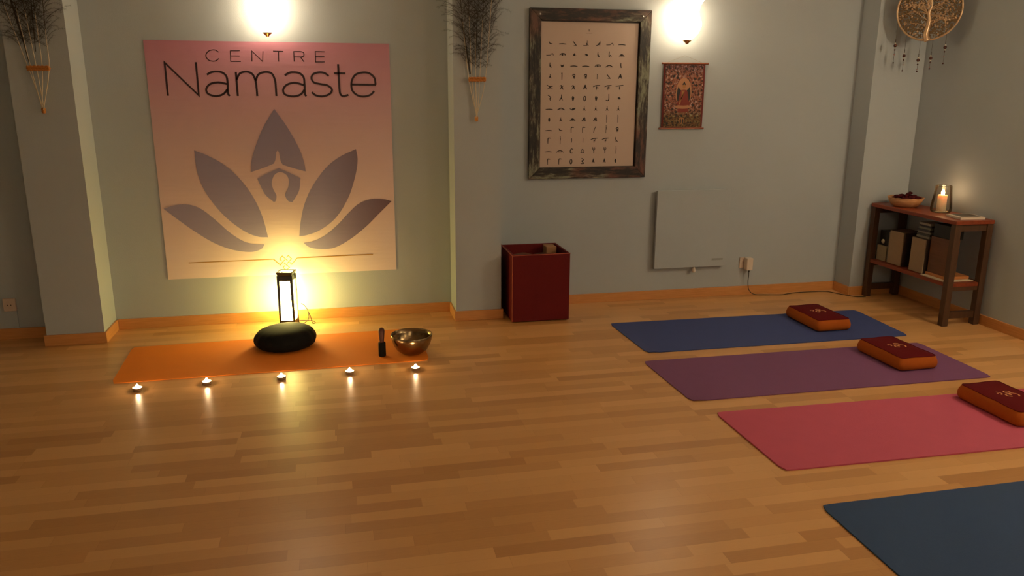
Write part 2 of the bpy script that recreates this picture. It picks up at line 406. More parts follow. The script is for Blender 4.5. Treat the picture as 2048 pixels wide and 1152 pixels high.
# ------------------------------------------------------------------ wall sconces
def make_sconce(label, wall_pt, rz, group='wall sconces with opal glass'):
    """wall_pt = point on the wall at finial height; local -y points into the room"""
    t = thing('wall_sconce', label, 'wall lamp', wall_pt, rz, group)
    cy_ = -0.115
    bm = bmesh.new()
    prof = [(0.022, 0.012), (0.045, 0.030), (0.075, 0.062), (0.090, 0.100), (0.090, 0.125), (0.080, 0.155), (0.070, 0.180), (0.068, 0.200), (0.078, 0.235), (0.098, 0.270),
            (0.094, 0.268), (0.072, 0.230), (0.062, 0.200), (0.066, 0.175), (0.084, 0.125), (0.084, 0.100), (0.068, 0.062), (0.020, 0.020)]
    lathe(bm, prof, 28, (0, cy_, 0)); obj('glass_shade', bm, SCONCEGLASS, t, smooth=True)
    bm = bmesh.new(); lathe(bm, [(0, -0.014), (0.009, -0.012), (0.013, -0.005), (0.022, 0.002), (0.029, 0.009), (0.027, 0.0135), (0, 0.0135)], 24, (0, cy_, 0))
    obj('finial', bm, BRASS, t, smooth=True)
    bm = bmesh.new(); tube(bm, [(0, -0.028, 0.110), (0, -0.007, 0.110)], 0.006, 10)
    obj('arm', bm, BRASS, t, smooth=True)
    bm = bmesh.new(); lathe(bm, [(0, 0), (0.024, 0), (0.022, 0.004), (0.012, 0.007), (0, 0.007)], 24)
    bmesh.ops.rotate(bm, verts=bm.verts, cent=(0, 0, 0), matrix=Matrix.Rotation(PI / 2, 3, 'X'))
    bmesh.ops.translate(bm, verts=bm.verts, vec=(0, -0.0005, 0.110)); obj('wall_plate', bm, BRASS, t, smooth=True)
    return t
s0 = make_sconce('lit opal glass wall lamp above the lotus banner', (-0.375, YB1, 1.845), 0)
def place_sconce(label, p, rz, glass=None):
    o = copy_tree(s0); o['label'] = label; o.location = p; o.rotation_euler = (0, 0, rz)
    if glass:
        for ch in o.children:
            if ch.name.startswith('glass_shade'):
                ch.data = ch.data.copy(); ch.data.materials[0] = glass
    return o
place_sconce('lit opal glass wall lamp above the small hanging painting', (2.378, YB2, 1.842), 0)
place_sconce('opal glass wall lamp on the right wall level with the pink mat', (XR, 2.7, 1.865), -PI / 2, SIDEGLASS)
place_sconce('opal glass wall lamp on the right wall nearest the rear of the room', (XR, -0.4, 1.865), -PI / 2, SIDEGLASS)
place_sconce('unseen lamp added as fill on the wall opposite the banner', (1.2, YF, 1.865), PI, REARFILL)  # added to fill the room with light from the rear

# ------------------------------------------------------------------ lotus banner
BX, BZ, BW, BHt = -1.108, 0.318, 1.473, 1.489
t = thing('lotus_banner', 'large pink and cream paper banner with purple lotus, reading Centre Namaste', 'banner', (BX, YB1, BZ))
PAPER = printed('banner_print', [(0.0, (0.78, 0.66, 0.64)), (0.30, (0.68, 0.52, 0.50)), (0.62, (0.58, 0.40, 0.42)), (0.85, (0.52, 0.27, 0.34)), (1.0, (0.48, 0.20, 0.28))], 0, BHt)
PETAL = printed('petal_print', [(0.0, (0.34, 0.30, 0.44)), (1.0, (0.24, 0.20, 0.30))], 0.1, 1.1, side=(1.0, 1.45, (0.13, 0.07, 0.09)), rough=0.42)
INK = flat('dark_plum_ink', (0.022, 0.006, 0.012), rough=0.5)
GOLD = flat('gold_ink', (0.42, 0.22, 0.04), rough=0.45)
bm = bmesh.new()
nx, nz = 24, 24
def wob(u, v): return 0.004 + 0.0007 * math.sin(5 * v + 1.0) * math.sin(3 * u + 0.4)
g = [[bm.verts.new((BW * i / nx, -wob(BW * i / nx, BHt * j / nz), BHt * j / nz)) for i in range(nx + 1)] for j in range(nz + 1)]
for j in range(nz):
    for i in range(nx): bm.faces.new((g[j][i], g[j][i + 1], g[j + 1][i + 1], g[j + 1][i]))
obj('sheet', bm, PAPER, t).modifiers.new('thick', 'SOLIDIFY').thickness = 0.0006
sc = lambda pts: [(a / 1000.0, b / 1000.0) for a, b in pts]
fl = lambda u, v, d=0.0: (u, -0.0054 - d, v)
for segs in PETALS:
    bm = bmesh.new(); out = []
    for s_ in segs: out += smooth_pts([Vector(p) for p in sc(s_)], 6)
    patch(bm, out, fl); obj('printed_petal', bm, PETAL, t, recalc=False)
def letters(strokes, splits, w):
    for a, b_ in splits:
        bm = bmesh.new()
        for s_, pts in strokes[a:b_]: ribbon(bm, smooth_pts([Vector(p) for p in sc(pts)], 6) if s_ else sc(pts), w, fl)
        obj('printed_letter', bm, INK, t, recalc=False)
letters(CENTRE_STROKES, ((0, 1), (1, 3), (3, 4), (4, 6), (6, 10), (10, 12)), 0.0055)
letters(NAMASTE_STROKES, ((0, 1), (1, 3), (3, 6), (6, 8), (8, 9), (9, 11), (11, 13)), 0.0125)
bm = bmesh.new()
for pts in GOLD_LINES: ribbon(bm, sc(pts), 0.0060, fl)
obj('gold_knot_line', bm, GOLD, t, recalc=False)

# ------------------------------------------------------------------ framed pose chart
FX0, FX1, FZ0, FZ1 = 1.293, 2.150, 0.918, 2.050
t = thing('picture_frame', 'large weathered dark wood frame holding a chart of small yoga poses', 'picture', (FX0, YB2, FZ0))
fwid, fh = FX1 - FX0, FZ1 - FZ0; rw = 0.080
WH = weathered('weathered_wood_across', (1.2, 4, 6)); WV = weathered('weathered_wood_upright', (6, 4, 1.2))
def rail(pts, m):
    bm = bmesh.new()
    a = [bm.verts.new((x, -0.002, z)) for x, z in pts]; b_ = [bm.verts.new((x, -0.030, z)) for x, z in pts]
    bm.faces.new(a); bm.faces.new(b_[::-1])
    for i in range(4): bm.faces.new((a[i], a[(i + 1) % 4], b_[(i + 1) % 4], b_[i]))
    obj('frame_rail', bm, m, t, bevel=0.003)
rail([(0, 0), (fwid, 0), (fwid - rw, rw - 0.002), (rw, rw - 0.002)], WH)
rail([(0, fh), (rw, fh - rw + 0.002), (fwid - rw, fh - rw + 0.002), (fwid, fh)], WH)
rail([(0, 0.0005), (rw, rw - 0.0015), (rw, fh - rw + 0.0015), (0, fh - 0.0005)], WV)
rail([(fwid, 0.0005), (fwid, fh - 0.0005), (fwid - rw, fh - rw + 0.0015), (fwid - rw, rw - 0.0015)], WV)
bm = bmesh.new(); box(bm, rw - 0.004, fwid - rw + 0.004, -0.010, -0.004, rw - 0.004, fh - rw + 0.004)
obj('backing_board', bm, flat('dark_inner_lip', (0.02, 0.010, 0.012), rough=0.6), t)
CHART = flat('chart_paper', (0.50, 0.385, 0.325), rough=0.55, var=0.02)
CINK = flat('chart_ink', (0.014, 0.007, 0.007), rough=0.6)
cx0, cx1, cz0, cz1 = 1.376 - FX0, 2.062 - FX0, 0.995 - FZ0 + 0.004, 1.965 - FZ0
bm = bmesh.new(); box(bm, cx0, cx1, -0.0135, -0.0105, cz0, cz1, 0)
G = {
 'F': [[(-.5, -.1), (.0, -.06), (.45, -.12)]], 'B': [[(-.3, .25), (-.1, -.05), (.35, -.08)]], 'D': [[(-.3, .35), (.0, .0), (.3, -.3)], [(-.2, -.3), (.35, -.3)]],
 'E': [[(-.4, -.3), (.1, -.28)], [(.05, .5), (.05, .0), (.25, -.3)]], 'G': [[(-.45, -.3), (.0, -.1), (.25, .3), (.2, -.3)]], 'H': [[(-.5, -.15), (.0, -.12)], [(.0, -.1), (.25, .15), (.4, -.2)]],
 'M': [[(-.35, -.1), (-.1, .15), (.3, .1), (.35, -.15)], [(-.2, -.05), (.3, -.05)]], 'C': [[(-.2, -.1), (.0, .15), (.15, -.05)], [(-.2, -.15), (.35, -.15)]], 'c': [[(-.25, .0), (.0, .1), (.25, -.1), (-.1, -.15)]],
 'L': [[(-.05, .45), (-.05, -.15), (.3, -.3)]], 'l': [[(-.1, .6), (-.15, -.2), (.1, -.05), (.3, -.25)]], 'O': [[(-.3, -.15), (.0, .12), (.25, -.05), (.4, -.2)], [(-.3, -.15), (.3, -.15)]],
 'W': [[(-.25, .1), (-.1, -.2), (.15, -.1), (.3, .2)], [(-.2, -.15), (.25, -.15)]], 'A': [[(-.5, -.2), (.0, .1), (.5, -.2)], [(-.3, -.15), (.3, -.15)]], 'i': [[(.0, .5), (-.02, .1), (.1, -.3)], [(.0, .1), (.0, -.3)]],
 'T': [[(.02, .35), (.0, -.1)], [(-.3, -.3), (.0, -.16), (.3, -.3)], [(-.15, .02), (.16, -.06)]], 'S': [[(-.08, .6), (.0, .3), (.0, -.55)], [(.08, .6), (.0, .3)]], 'n': [[(-.25, .2), (.0, .35), (.2, .25), (.15, -.4)], [(-.05, .3), (-.05, -.4)]],
 'I': [[(.0, .4), (.0, -.4)]], 'J': [[(.0, .75), (.0, -.6)], [(.05, .5), (.05, .0)]], 'X': [[(-.35, .35), (.0, .1), (.4, .2)], [(.0, .2), (.0, -.1), (-.4, -.35)], [(.0, -.1), (.4, -.3)]], 'K': [[(-.3, .2), (-.05, .3), (.1, .0), (.3, -.4)], [(-.05, .3), (-.1, -.05), (-.3, -.4)], [(.1, .0), (.35, .3)]],
 'R': [[(-.35, -.35), (.0, .35), (.15, .1), (.35, -.35)], [(.0, .35), (-.02, .0)]], 'Y': [[(-.45, .12), (-.1, .3), (.45, .34)], [(.0, .3), (-.04, -.1), (-.02, -.45)], [(.12, .3), (.2, -.2)]], 't': [[(-.5, .22), (.0, .3), (.5, .38)], [(.02, .3), (-.03, -.1), (.0, -.42)]],
 '>': [[(-.3, .5), (.2, .1), (.05, -.1), (.15, -.4)]], 'V': [[(.0, .6), (.0, .1), (-.35, -.4)], [(.0, .1), (.3, -.4)]], '0': [[(-.1, .3), (-.15, .0), (.0, -.4), (.15, .1), (-.1, .3)]], 'o': [[(-.1, .3), (-.2, .0), (-.1, -.4), (.1, -.4), (.2, .0), (.1, .3), (-.1, .3)]],
 'j': [[(.2, .7), (.2, -.35), (-.35, -.35)]], 'd': [[(.0, .3), (-.12, .0), (.0, -.3), (.12, .0), (.0, .3)], [(.0, .2), (.0, -.2)]], 'w': [[(-.35, .0), (.0, -.2), (.3, .05), (.0, .0)]], 'm': [[(-.35, -.3), (.1, .3), (.3, -.3)], [(-.35, -.3), (.35, -.3)], [(-.1, .1), (.2, -.2)]],
 'r': [[(-.15, -.5), (-.15, .3), (.0, .45), (.35, .4)]], '/': [[(-.2, -.5), (-.1, .0), (.2, .6)]], 'h': [[(-.25, .5), (-.1, .0), (.25, -.3)], [(-.1, .0), (-.15, -.3)]], '+': [[(.0, .35), (.0, -.35)], [(-.15, .1), (.15, .05)]],
 'y': [[(-.2, .6), (-.15, .2), (.0, .0), (.0, -.5)], [(.15, .6), (.2, .3), (.0, .0)]], 'Q': [[(-.35, -.35), (.35, -.35)], [(-.2, -.3), (-.15, .2), (.1, .2), (.2, -.3)]], 'u': [[(.3, .3), (.0, .35), (-.2, .0), (-.1, -.35), (.3, -.35)]], 'p': [[(-.1, .5), (.25, .2), (-.05, .0), (.3, -.4), (-.3, -.45)]], 'a': [[(.0, .4), (-.25, -.4)], [(.0, .4), (.25, -.4)], [(.0, .2), (.0, -.3)]],
}
ROWS = ['BFDEGHF', 'HMCcLlO', 'LWFFMAi', 'TSnnIDR', 'XKKRYYt', '>V0o0jc', 'FAwTTTT', 'dTOmmJJ', 'FBrr/Jn', 'rJ+IYYh', 'FAuQyyJ', 'rropaad']
colA = (1.4415, 1.8262); colB = (1.9475, 1.8266); rowA = (1.4375, 1.0375); rowB = (1.9285, 1.0385)
pl = lambda u, v, d=0.0: (u, -0.0140 - d, v)
ink = bm
for r, line in enumerate(ROWS):
    for k, ch in enumerate(line):
        a_, b_ = k / 6.0, r / 11.0
        X = (colA[0] * (1 - a_) + colB[0] * a_) * (1 - b_) + (rowA[0] * (1 - a_) + rowB[0] * a_) * b_
        Z = colA[1] * (1 - b_) + rowA[1] * b_
        wide = 0.054 if ch in 'FAHOtYXMEw' else 0.038
        for st in G[ch]:
            w_ = 0.0046 if st is G[ch][0] else 0.0032
            if ch in 'IJ/': w_ = 0.0036
            ribbon(ink, smooth_pts([Vector((X - FX0 + p[0] * wide, Z - FZ0 + p[1] * 0.040)) for p in st], 3), w_ * 1.45, pl, mi=1, taper=True)
        if ch not in 'FAc': patch(ink, disc_pts(X - FX0 + G[ch][0][0][0] * wide, Z - FZ0 + G[ch][0][0][1] * 0.036, 0.0026, n=8), pl, mi=1, d=0.0001)
        if ch in 'MCcOTWdamw0KRXYtEGnLV': patch(ink, disc_pts(X - FX0, Z - FZ0 - 0.002, 0.0054, 0.0062, n=10), pl, mi=1, d=0.0002)
ribbon(ink, [(1.708 - FX0, 1.920 - FZ0), (1.7085 - FX0, 1.906 - FZ0)], 0.004, pl, mi=1); ribbon(ink, [(1.690 - FX0, 1.894 - FZ0), (1.730 - FX0, 1.894 - FZ0)], 0.0012, pl, mi=1)
obj('chart_sheet', bm, [CHART, CINK], t, recalc=False)
for px_, pz_ in ((0.070, fh - 0.040), (fwid - 0.066, fh - 0.040)):
    bm = bmesh.new(); lathe(bm, [(0, 0), (0.007, 0), (0.006, 0.003), (0.0, 0.0045)], 14)
    bmesh.ops.rotate(bm, verts=bm.verts, cent=(0, 0, 0), matrix=Matrix.Rotation(PI / 2, 3, 'X'))
    bmesh.ops.translate(bm, verts=bm.verts, vec=(px_, -0.030, pz_)); obj('screw', bm, flat('screw_steel', (0.6, 0.55, 0.5), rough=0.3, metal=1), t, smooth=True)

# ------------------------------------------------------------------ small hanging painting
t = thing('hanging_scroll', 'small painted scroll of a seated figure with halo, hung below the right lamp', 'painting', (2.262, YB2, 1.258))
SW, SH = 0.312, 0.446
REDCL = flat('dark_red_cloth', (0.13, 0.012, 0.010), rough=0.8)
bm = bmesh.new()
rows_ = 8
for j in range(rows_):
    z0, z1 = SH * j / rows_, SH * (j + 1) / rows_
    for (x0, x1) in ((0, SW),):
        y0 = -0.010 - 0.004 * math.sin(PI * j / rows_); y1 = -0.010 - 0.004 * math.sin(PI * (j + 1) / rows_)
        bm.faces.new([bm.verts.new(p) for p in ((x0, y0, z0), (x1, y0, z0), (x1, y1, z1), (x0, y1, z1))])
bmesh.ops.remove_doubles(bm, verts=bm.verts, dist=1e-5)
obj('cloth_border', bm, REDCL, t).modifiers.new('thick', 'SOLIDIFY').thickness = 0.001
PA = painting_mat()
halo = flat('halo_ochre', (0.42, 0.20, 0.10), rough=0.7); skin = flat('painted_ochre', (0.36, 0.16, 0.05), rough=0.7); robe = flat('painted_red', (0.20, 0.025, 0.015), rough=0.7); dk = flat('painted_dark', (0.018, 0.018, 0.02), rough=0.7)
bm = bmesh.new(); y_ = -0.0160
pp = lambda u, v, d=0.0: (u, y_ - d, v)
patch(bm, [(0.012, 0.010), (SW - 0.014, 0.010), (SW - 0.014, SH - 0.006), (0.012, SH - 0.006)], pp, 0)
patch(bm, disc_pts(0.156, 0.245, 0.060, 0.105), pp, 1, 0.0002)
patch(bm, disc_pts(0.156, 0.235, 0.052, 0.092), pp, 4, 0.0004)
patch(bm, disc_pts(0.157, 0.300, 0.042), pp, 1, 0.0006)
patch(bm, smooth_pts([Vector(p) for p in [(0.157, 0.268), (0.180, 0.262), (0.190, 0.225), (0.198, 0.190), (0.215, 0.168), (0.157, 0.158), (0.100, 0.168), (0.118, 0.190), (0.124, 0.225), (0.135, 0.262), (0.157, 0.268)]], 3), pp, 3, 0.0008)
patch(bm, [(0.140, 0.262), (0.165, 0.262), (0.150, 0.215), (0.128, 0.190), (0.122, 0.165), (0.132, 0.165), (0.142, 0.200)], pp, 2, 0.0010)
patch(bm, disc_pts(0.157, 0.304, 0.012, 0.011), pp, 4, 0.0010)
patch(bm, disc_pts(0.157, 0.317, 0.005, 0.006), pp, 4, 0.0010)
patch(bm, disc_pts(0.157, 0.290, 0.0115, 0.0145), pp, 2, 0.0012)
patch(bm, disc_pts(0.156, 0.150, 0.064, 0.013), pp, 1, 0.0006)
patch(bm, [(0.120, 0.138), (0.194, 0.138), (0.200, 0.112), (0.114, 0.112)], pp, 3, 0.0004)
patch(bm, disc_pts(0.150, 0.055, 0.022, 0.024), pp, 2, 0.0003); patch(bm, disc_pts(0.143, 0.050, 0.006, 0.018), pp, 4, 0.0005); patch(bm, disc_pts(0.160, 0.050, 0.006, 0.018), pp, 4, 0.0005)
obj('painted_panel', bm, [PA, halo, skin, robe, dk], t, recalc=False)
RODM = wood('rod_wood', (0.20, 0.05, 0.02), (0.28, 0.08, 0.03), rough=0.4)
for nm, z_, x0, x1 in (('hanging_rod', SH, -0.016, SW + 0.020), ('bottom_rod', 0.0, -0.016, SW + 0.012)):
    bm = bmesh.new(); tube(bm, [(x0, -0.012, z_), (x0 + 0.004, -0.012, z_), (x1 - 0.004, -0.012, z_), (x1, -0.012, z_)], [0.0075, 0.0062, 0.0062, 0.0075], 12)
    obj(nm, bm, RODM, t, smooth=False)
bm = bmesh.new(); tube(bm, [(0.02, -0.010, SH + 0.004), (SW / 2, -0.004, SH + 0.055), (SW - 0.02, -0.010, SH + 0.004)], 0.0008, 5); obj('hanging_thread', bm, flat('thread', (0.3, 0.22, 0.15)), t)

# ------------------------------------------------------------------ heater panel, sockets
t = thing('heater_panel', 'flat heater panel painted the wall colour, low on the wall right of the red box', 'heater', (2.246, YB2, 0.243))
bm = bmesh.new(); box(bm, 0, 0.572, -0.052, -0.028, 0, 0.575); obj('front_plate', bm, WALL, t, bevel=0.002)
bm = bmesh.new(); box(bm, 0.06, 0.51, -0.028, -0.001, 0.06, 0.51); obj('wall_bracket', bm, flat('heater_back', (0.10, 0.10, 0.10)), t)
bm = bmesh.new(); box(bm, 0.455, 0.545, -0.0526, -0.0520, 0.047, 0.062); obj('maker_plate', bm, flat('plate_grey', (0.30, 0.32, 0.32), rough=0.4), t)
bm = bmesh.new(); lathe(bm, [(0, -0.018), (0.010, -0.018), (0.014, -0.010), (0.014, 0.004), (0.009, 0.012), (0.009, 0.024), (0, 0.024)], 20, (0.322, -0.038, -0.024)); obj('control_knob', bm, WHITEPL, t, smooth=True)
SOCK = flat('socket_plastic', (0.62, 0.50, 0.42), rough=0.35, var=0.02)
def socket(label, x, y, z, w, h, holes=True):
    t = thing('wall_socket', label, 'socket', (x, y, z))
    bm = bmesh.new(); box(bm, -w / 2, w / 2, -0.022 if holes else -0.010, -0.0008, -h / 2, h / 2); obj('cover_plate', bm, SOCK, t, bevel=0.003)
    yy = -0.022 if holes else -0.010
    bm = bmesh.new(); lathe(bm, [(0.0195, 0.0015), (0.021, 0.0015), (0.021, 0.0), (0.0195, 0)], 24)
    lathe(bm, [(0, 0.0004), (0.019, 0.0004), (0.019, 0)], 24)
    for sx in (-1, 1): lathe(bm, [(0, 0.0012), (0.0032, 0.0012), (0.0032, 0)], 10, (sx * 0.0095, 0, 0), mi=1)
    bmesh.ops.rotate(bm, verts=bm.verts, cent=(0, 0, 0), matrix=Matrix.Rotation(PI / 2, 3, 'X'))
    bmesh.ops.translate(bm, verts=bm.verts, vec=(0, yy, 0)); obj('outlet_face', bm, [SOCK, DARKHOLE], t)
    return t
t = socket('surface mounted wall socket at far left, beside the left pillar', -2.021, YB0, 0.222, 0.070, 0.080)
bm = bmesh.new(); box(bm, 0.018, 0.032, -0.010, -0.0008, -0.154, -0.0405); obj('cable_duct', bm, WALL, t)
t = socket('wall socket with a white charger in it, right of the heater panel', 2.995, YB2, 0.250, 0.080, 0.082, holes=False)
t = thing('phone_charger', 'white plug adapter in the socket with a black cable hanging from it', 'charger', (3.012, YB2 - 0.0115, 0.252))
bm = bmesh.new(); box(bm, -0.022, 0.027, -0.052, -0.0005, -0.052, 0.042); obj('plug_body', bm, WHITEPL, t, bevel=0.004)
bm = bmesh.new(); tube(bm, [(0.006, -0.034, -0.0525), (0.006, -0.034, -0.070)], 0.0055, 10)
x, y = 3.012, YB2 - 0.0115
pts = [(0.006, -0.034, -0.066), (0.006, -0.036, -0.10), (0.002, -0.040, -0.145), (0.010, -0.050, -0.205), (0.050, -0.060, -0.238)]
for a, b_ in [(3.16, 5.335), (3.28, 5.31), (3.34, 5.325), (3.42, 5.345), (3.56, 5.345), (3.68, 5.33), (3.745, 5.23), (3.80, 5.150), (3.85, 5.135), (3.884, 5.130)]:
    pts.append((a - x, b_ - y, 0.0035 - 0.252))
tube(bm, smooth_pts([Vector(p) for p in pts], 6), 0.0028, 8); obj('cable', bm, CORD, t, smooth=True)

# ------------------------------------------------------------------ red storage box
t = thing('storage_cube', 'tall dark red fabric box standing by the middle pillar', 'box', (1.298, 5.182, 0))
RED = flat('dark_red_leatherette', (0.120, 0.005, 0.006), rough=0.65, var=0.1, scale=8, bump=0.2, bscale=60, spec=0.2)
REDIN = flat('box_lining', (0.075, 0.012, 0.008), rough=0.8)
EDGELIGHT = flat('box_edge_highlight', (0.36, 0.075, 0.025), rough=0.5)  # lamp highlight along the box edges, put in as orange colour
bw, bd, bh, th = 0.198, 0.186, 0.466, 0.016
bm = bmesh.new()
for (x0, x1, y0, y1) in ((-bw, bw, -bd, -bd + th), (-bw, bw, bd - th, bd), (-bw, -bw + th, -bd + th, bd - th), (bw - th, bw, -bd + th, bd - th)):
    box(bm, x0, x1, y0, y1, 0.006, bh)
box(bm, -bw + th, bw - th, -bd + th, bd - th, 0.006, 0.02)
obj('box_wall', bm, RED, t, bevel=0.004)
bm = bmesh.new(); tube(bm, [(-bw - 0.001, -bd - 0.001, 0.008), (-bw - 0.001, -bd - 0.001, bh - 0.004), (bw, -bd - 0.001, bh - 0.001)], 0.0028, 8)
tube(bm, [(-bw - 0.001, -bd - 0.001, bh - 0.004), (-bw - 0.001, bd, bh)], 0.0028, 8)
obj('painted_highlight', bm, EDGELIGHT, t)  # thin tubes drawing the bright edge highlight
BR = flat('brown_blanket', (0.12, 0.055, 0.03), rough=0.9, bump=0.5, bscale=80, var=0.2)
bm = bmesh.new()
nn = 14
X0, X1, Y0, Y1 = -bw + th + 0.004, bw - th - 0.004, -bd + th + 0.004, bd - th - 0.004
g = [[bm.verts.new((X0 + (X1 - X0) * i / nn, Y0 + (Y1 - Y0) * j / nn, 0.395 + 0.010 * math.sin(i * 1.1 + j * 0.6) * math.sin(j * 0.5) + 0.012 * (1 - i / nn))) for i in range(nn + 1)] for j in range(nn + 1)]
for j in range(nn):
    for i in range(nn): bm.faces.new((g[j][i], g[j][i + 1], g[j + 1][i + 1], g[j + 1][i]))
r_ = bmesh.ops.extrude_face_region(bm, geom=list(bm.faces))
for v in r_['geom']:
    if isinstance(v, bmesh.types.BMVert): v.co.z = 0.0225
o = obj('folded_blanket', bm, BR); o.location = (1.298, 5.182, 0)
tag(o, 'brown folded blanket filling the red fabric box', 'blanket')
bm = bmesh.new(); box(bm, -0.036, 0.036, -0.050, 0.050, 0.0, 0.058)
o = obj('yoga_block', bm, flat('tan_cork', (0.36, 0.19, 0.09), rough=0.85, var=0.15, scale=90), bevel=0.004); o.location = (1.423, 5.262, 0.4115)
tag(o, 'tan yoga block poking out of the red fabric box', 'block')

# ------------------------------------------------------------------ peacock feather fans on the pillars
QUILL = flat('pale_quill', (0.62, 0.52, 0.38), rough=0.5)
SHAFT_SHADOW = flat('shaft_and_shadow', (0.035, 0.022, 0.012), rough=0.6)  # upper feather shafts, and the tubes that imitate shaft shadows
BARB = flat('dark_barbs', (0.030, 0.021, 0.011), rough=0.7, var=0.3, scale=20)
EYE1 = flat('feather_eye_bronze', (0.10, 0.05, 0.015), rough=0.4); EYE2 = flat('feather_eye_teal', (0.01, 0.07, 0.08), rough=0.35); EYE3 = flat('feather_eye_blue', (0.01, 0.012, 0.06), rough=0.35)
GOLDTH = flat('gold_braid', (0.50, 0.20, 0.045), rough=0.4, metal=0.5, var=0.3, scale=120, bump=0.8, bscale=160)
def barb(bm, p, side, ang, ln, rnd, dep):
    """one feather barb: leaves the quill upward, bends outward, tip drooping or curling"""
    pts = []; a = ang; q = Vector(p); n = 8
    curl = rnd.uniform(0.06, 0.32) * (1 if rnd.random() < 0.8 else -0.7)
    for i in range(n + 1):
        pts.append(q.copy())
        q = q + Vector((side * math.sin(a), dep / n, math.cos(a))) * (ln / n)
        a += curl * (0.4 + i / n)
    tube(bm, pts, [0.0010 * (1 - 0.75 * i / n) + 0.00015 for i in range(n + 1)], 3, cap=False)
    for i in range(2, n + 1):
        for _ in range(9):
            t_ = rnd.random(); b0 = pts[i - 1].lerp(pts[i], t_); dv = (pts[i] - pts[i - 1]).normalized()
            sgn = rnd.choice((-1, 1)); nv = Vector((-dv.z, 0, dv.x)) * sgn
            tip = b0 + (dv * rnd.uniform(0.3, 0.9) + nv) * rnd.uniform(0.005, 0.015) + Vector((0, rnd.uniform(-.003, .003), 0))
            w = dv * 0.0003
            bm.faces.new([bm.verts.new(b0 - w), bm.verts.new(b0 + w), bm.verts.new(tip)])
def fan(label, zc, xc, ywall, band_z, band_xs, top, seed, lo, hi, rside):
    rnd = random.Random(seed)
    t = thing('feather_fan', label, 'feathers', (xc, ywall, zc), 0, 'peacock feather fans on the pillars')
    for k, (bx, (tx, tz)) in enumerate(zip(band_xs, top)):
        y0 = -0.020 - 0.004 * k
        p0 = Vector((rnd.uniform(-0.008, 0.008), y0, 0.004)); p1 = Vector((bx - xc, y0, band_z - zc)); p2 = Vector((tx - xc, y0, tz - zc))
        dirn = (p2 - p1).normalized(); p3 = p2 + dirn * (2.50 - tz) * 1.0
        path = smooth_pts([p0, p1, p2, p3], 8)
        bm = bmesh.new(); cut = 16
        tube(bm, path[:cut + 1], [0.0026 - 0.0008 * i / cut for i in range(cut + 1)], 6)
        tube(bm, path[cut:], [0.0018 * (1 - 0.5 * i / 9) for i in range(len(path) - cut)], 6, mi=1)
        f = obj('feather', bm, [QUILL, SHAFT_SHADOW], t, smooth=True)
        bm = bmesh.new()
        L_ = (p3 - p1).length; nb = 54
        for i in range(nb):
            s_ = (i + rnd.random()) / nb
            dist = lo + (L_ - lo) * s_ ** 0.78
            base = p1 + (p3 - p1).normalized() * dist if dist > (p2 - p1).length else p1.lerp(p2, dist / (p2 - p1).length)
            for side in (-1, 1):
                ln = rnd.uniform(0.08, 0.20) * (0.6 + min(0.4, s_ * 2.2))
                if side > 0 and k == 4: ln *= rside
                barb(bm, base, side, rnd.uniform(0.25, 1.0), ln, rnd, rnd.uniform(-0.02, 0.012))
        tilt = Vector((dirn.x, 0, dirn.z))
        obj('barbs', bm, BARB, f, recalc=False)
        bm = bmesh.new()
        ec = p3
        for rr_, mi, dd in ((0.030, 0, 0.0), (0.019, 1, 0.001), (0.010, 2, 0.002)):
            patch(bm, disc_pts(ec.x, ec.z + 0.012 * (1 - rr_ / 0.03), rr_ * 0.8, rr_ * 1.15, 18), lambda u, v, d: (u, ec.y - 0.004 - d, v), mi, dd)
        obj('feather_eye', bm, [EYE1, EYE2, EYE3], f, recalc=False)
    # two dark tubes standing in for shaft shadows between the pale quills
    bm = bmesh.new()
    a_ = band_xs[0] * 0.5 + band_xs[1] * 0.5 - xc
    tube(bm, smooth_pts([(a_, -0.014, band_z - zc + 0.03), (a_ - 0.018 * rside, -0.012, band_z - zc + 0.16), (a_ - 0.05 * rside, -0.012, band_z - zc + 0.36)], 6), 0.0042, 6)
    b_ = band_xs[2] - xc
    tube(bm, smooth_pts([(b_ + 0.003, -0.014, band_z - zc + 0.09), (b_ + 0.006, -0.012, band_z - zc + 0.18), (b_ + 0.016, -0.012, band_z - zc + 0.40)], 6), 0.0024, 6)
    obj('shaft_and_shadow', bm, SHAFT_SHADOW, t)
    x0, x1 = band_xs[0] - xc - 0.003, band_xs[-1] - xc + 0.003
    bm = bmesh.new()
    for rr_ in (-1, 0, 1):
        pts = [(x0 + (x1 - x0) * i / 22, -0.036 - 0.003 * abs(math.sin(i * 1.4 + rr_)), band_z - zc + rr_ * 0.0085 + 0.002 * math.sin(i * 1.6 + rr_ * 2)) for i in range(23)]
        tube(bm, pts, 0.0056, 8)
    tube(bm, [(x0, -0.018, band_z - zc), ((x0 + x1) / 2, -0.008, band_z - zc), (x1, -0.018, band_z - zc)], 0.004, 6)
    obj('braided_band', bm, GOLDTH, t, smooth=True)
    bm = bmesh.new(); lathe(bm, [(0, -0.018), (0.008, -0.016), (0.012, -0.008), (0.0105, 0.0), (0.0125, 0.006), (0.010, 0.014), (0, 0.015)], 18, (0, -0.026, 0)); obj('end_knot', bm, GOLDTH, t, smooth=True)
    return t
fan('fan of dark peacock feathers with a gold band on the left pillar', 1.402, -1.611, P1[2], 1.633, [-1.661, -1.646, -1.617, -1.587, -1.551],
    [(-1.738, 1.964), (-1.679, 1.949), (-1.636, 1.939), (-1.585, 1.935), (-1.543, 1.840)], 11, 0.10, 0, 1.0)
fan('fan of dark peacock feathers with a gold band on the middle pillar', 1.343, 0.884, P2[2], 1.587, [0.838, 0.857, 0.880, 0.905, 0.940],
    [(0.803, 1.932), (0.842, 1.966), (0.879, 1.873), (0.925, 1.941), (0.982, 2.061)], 23, 0.06, 0, 1.0)

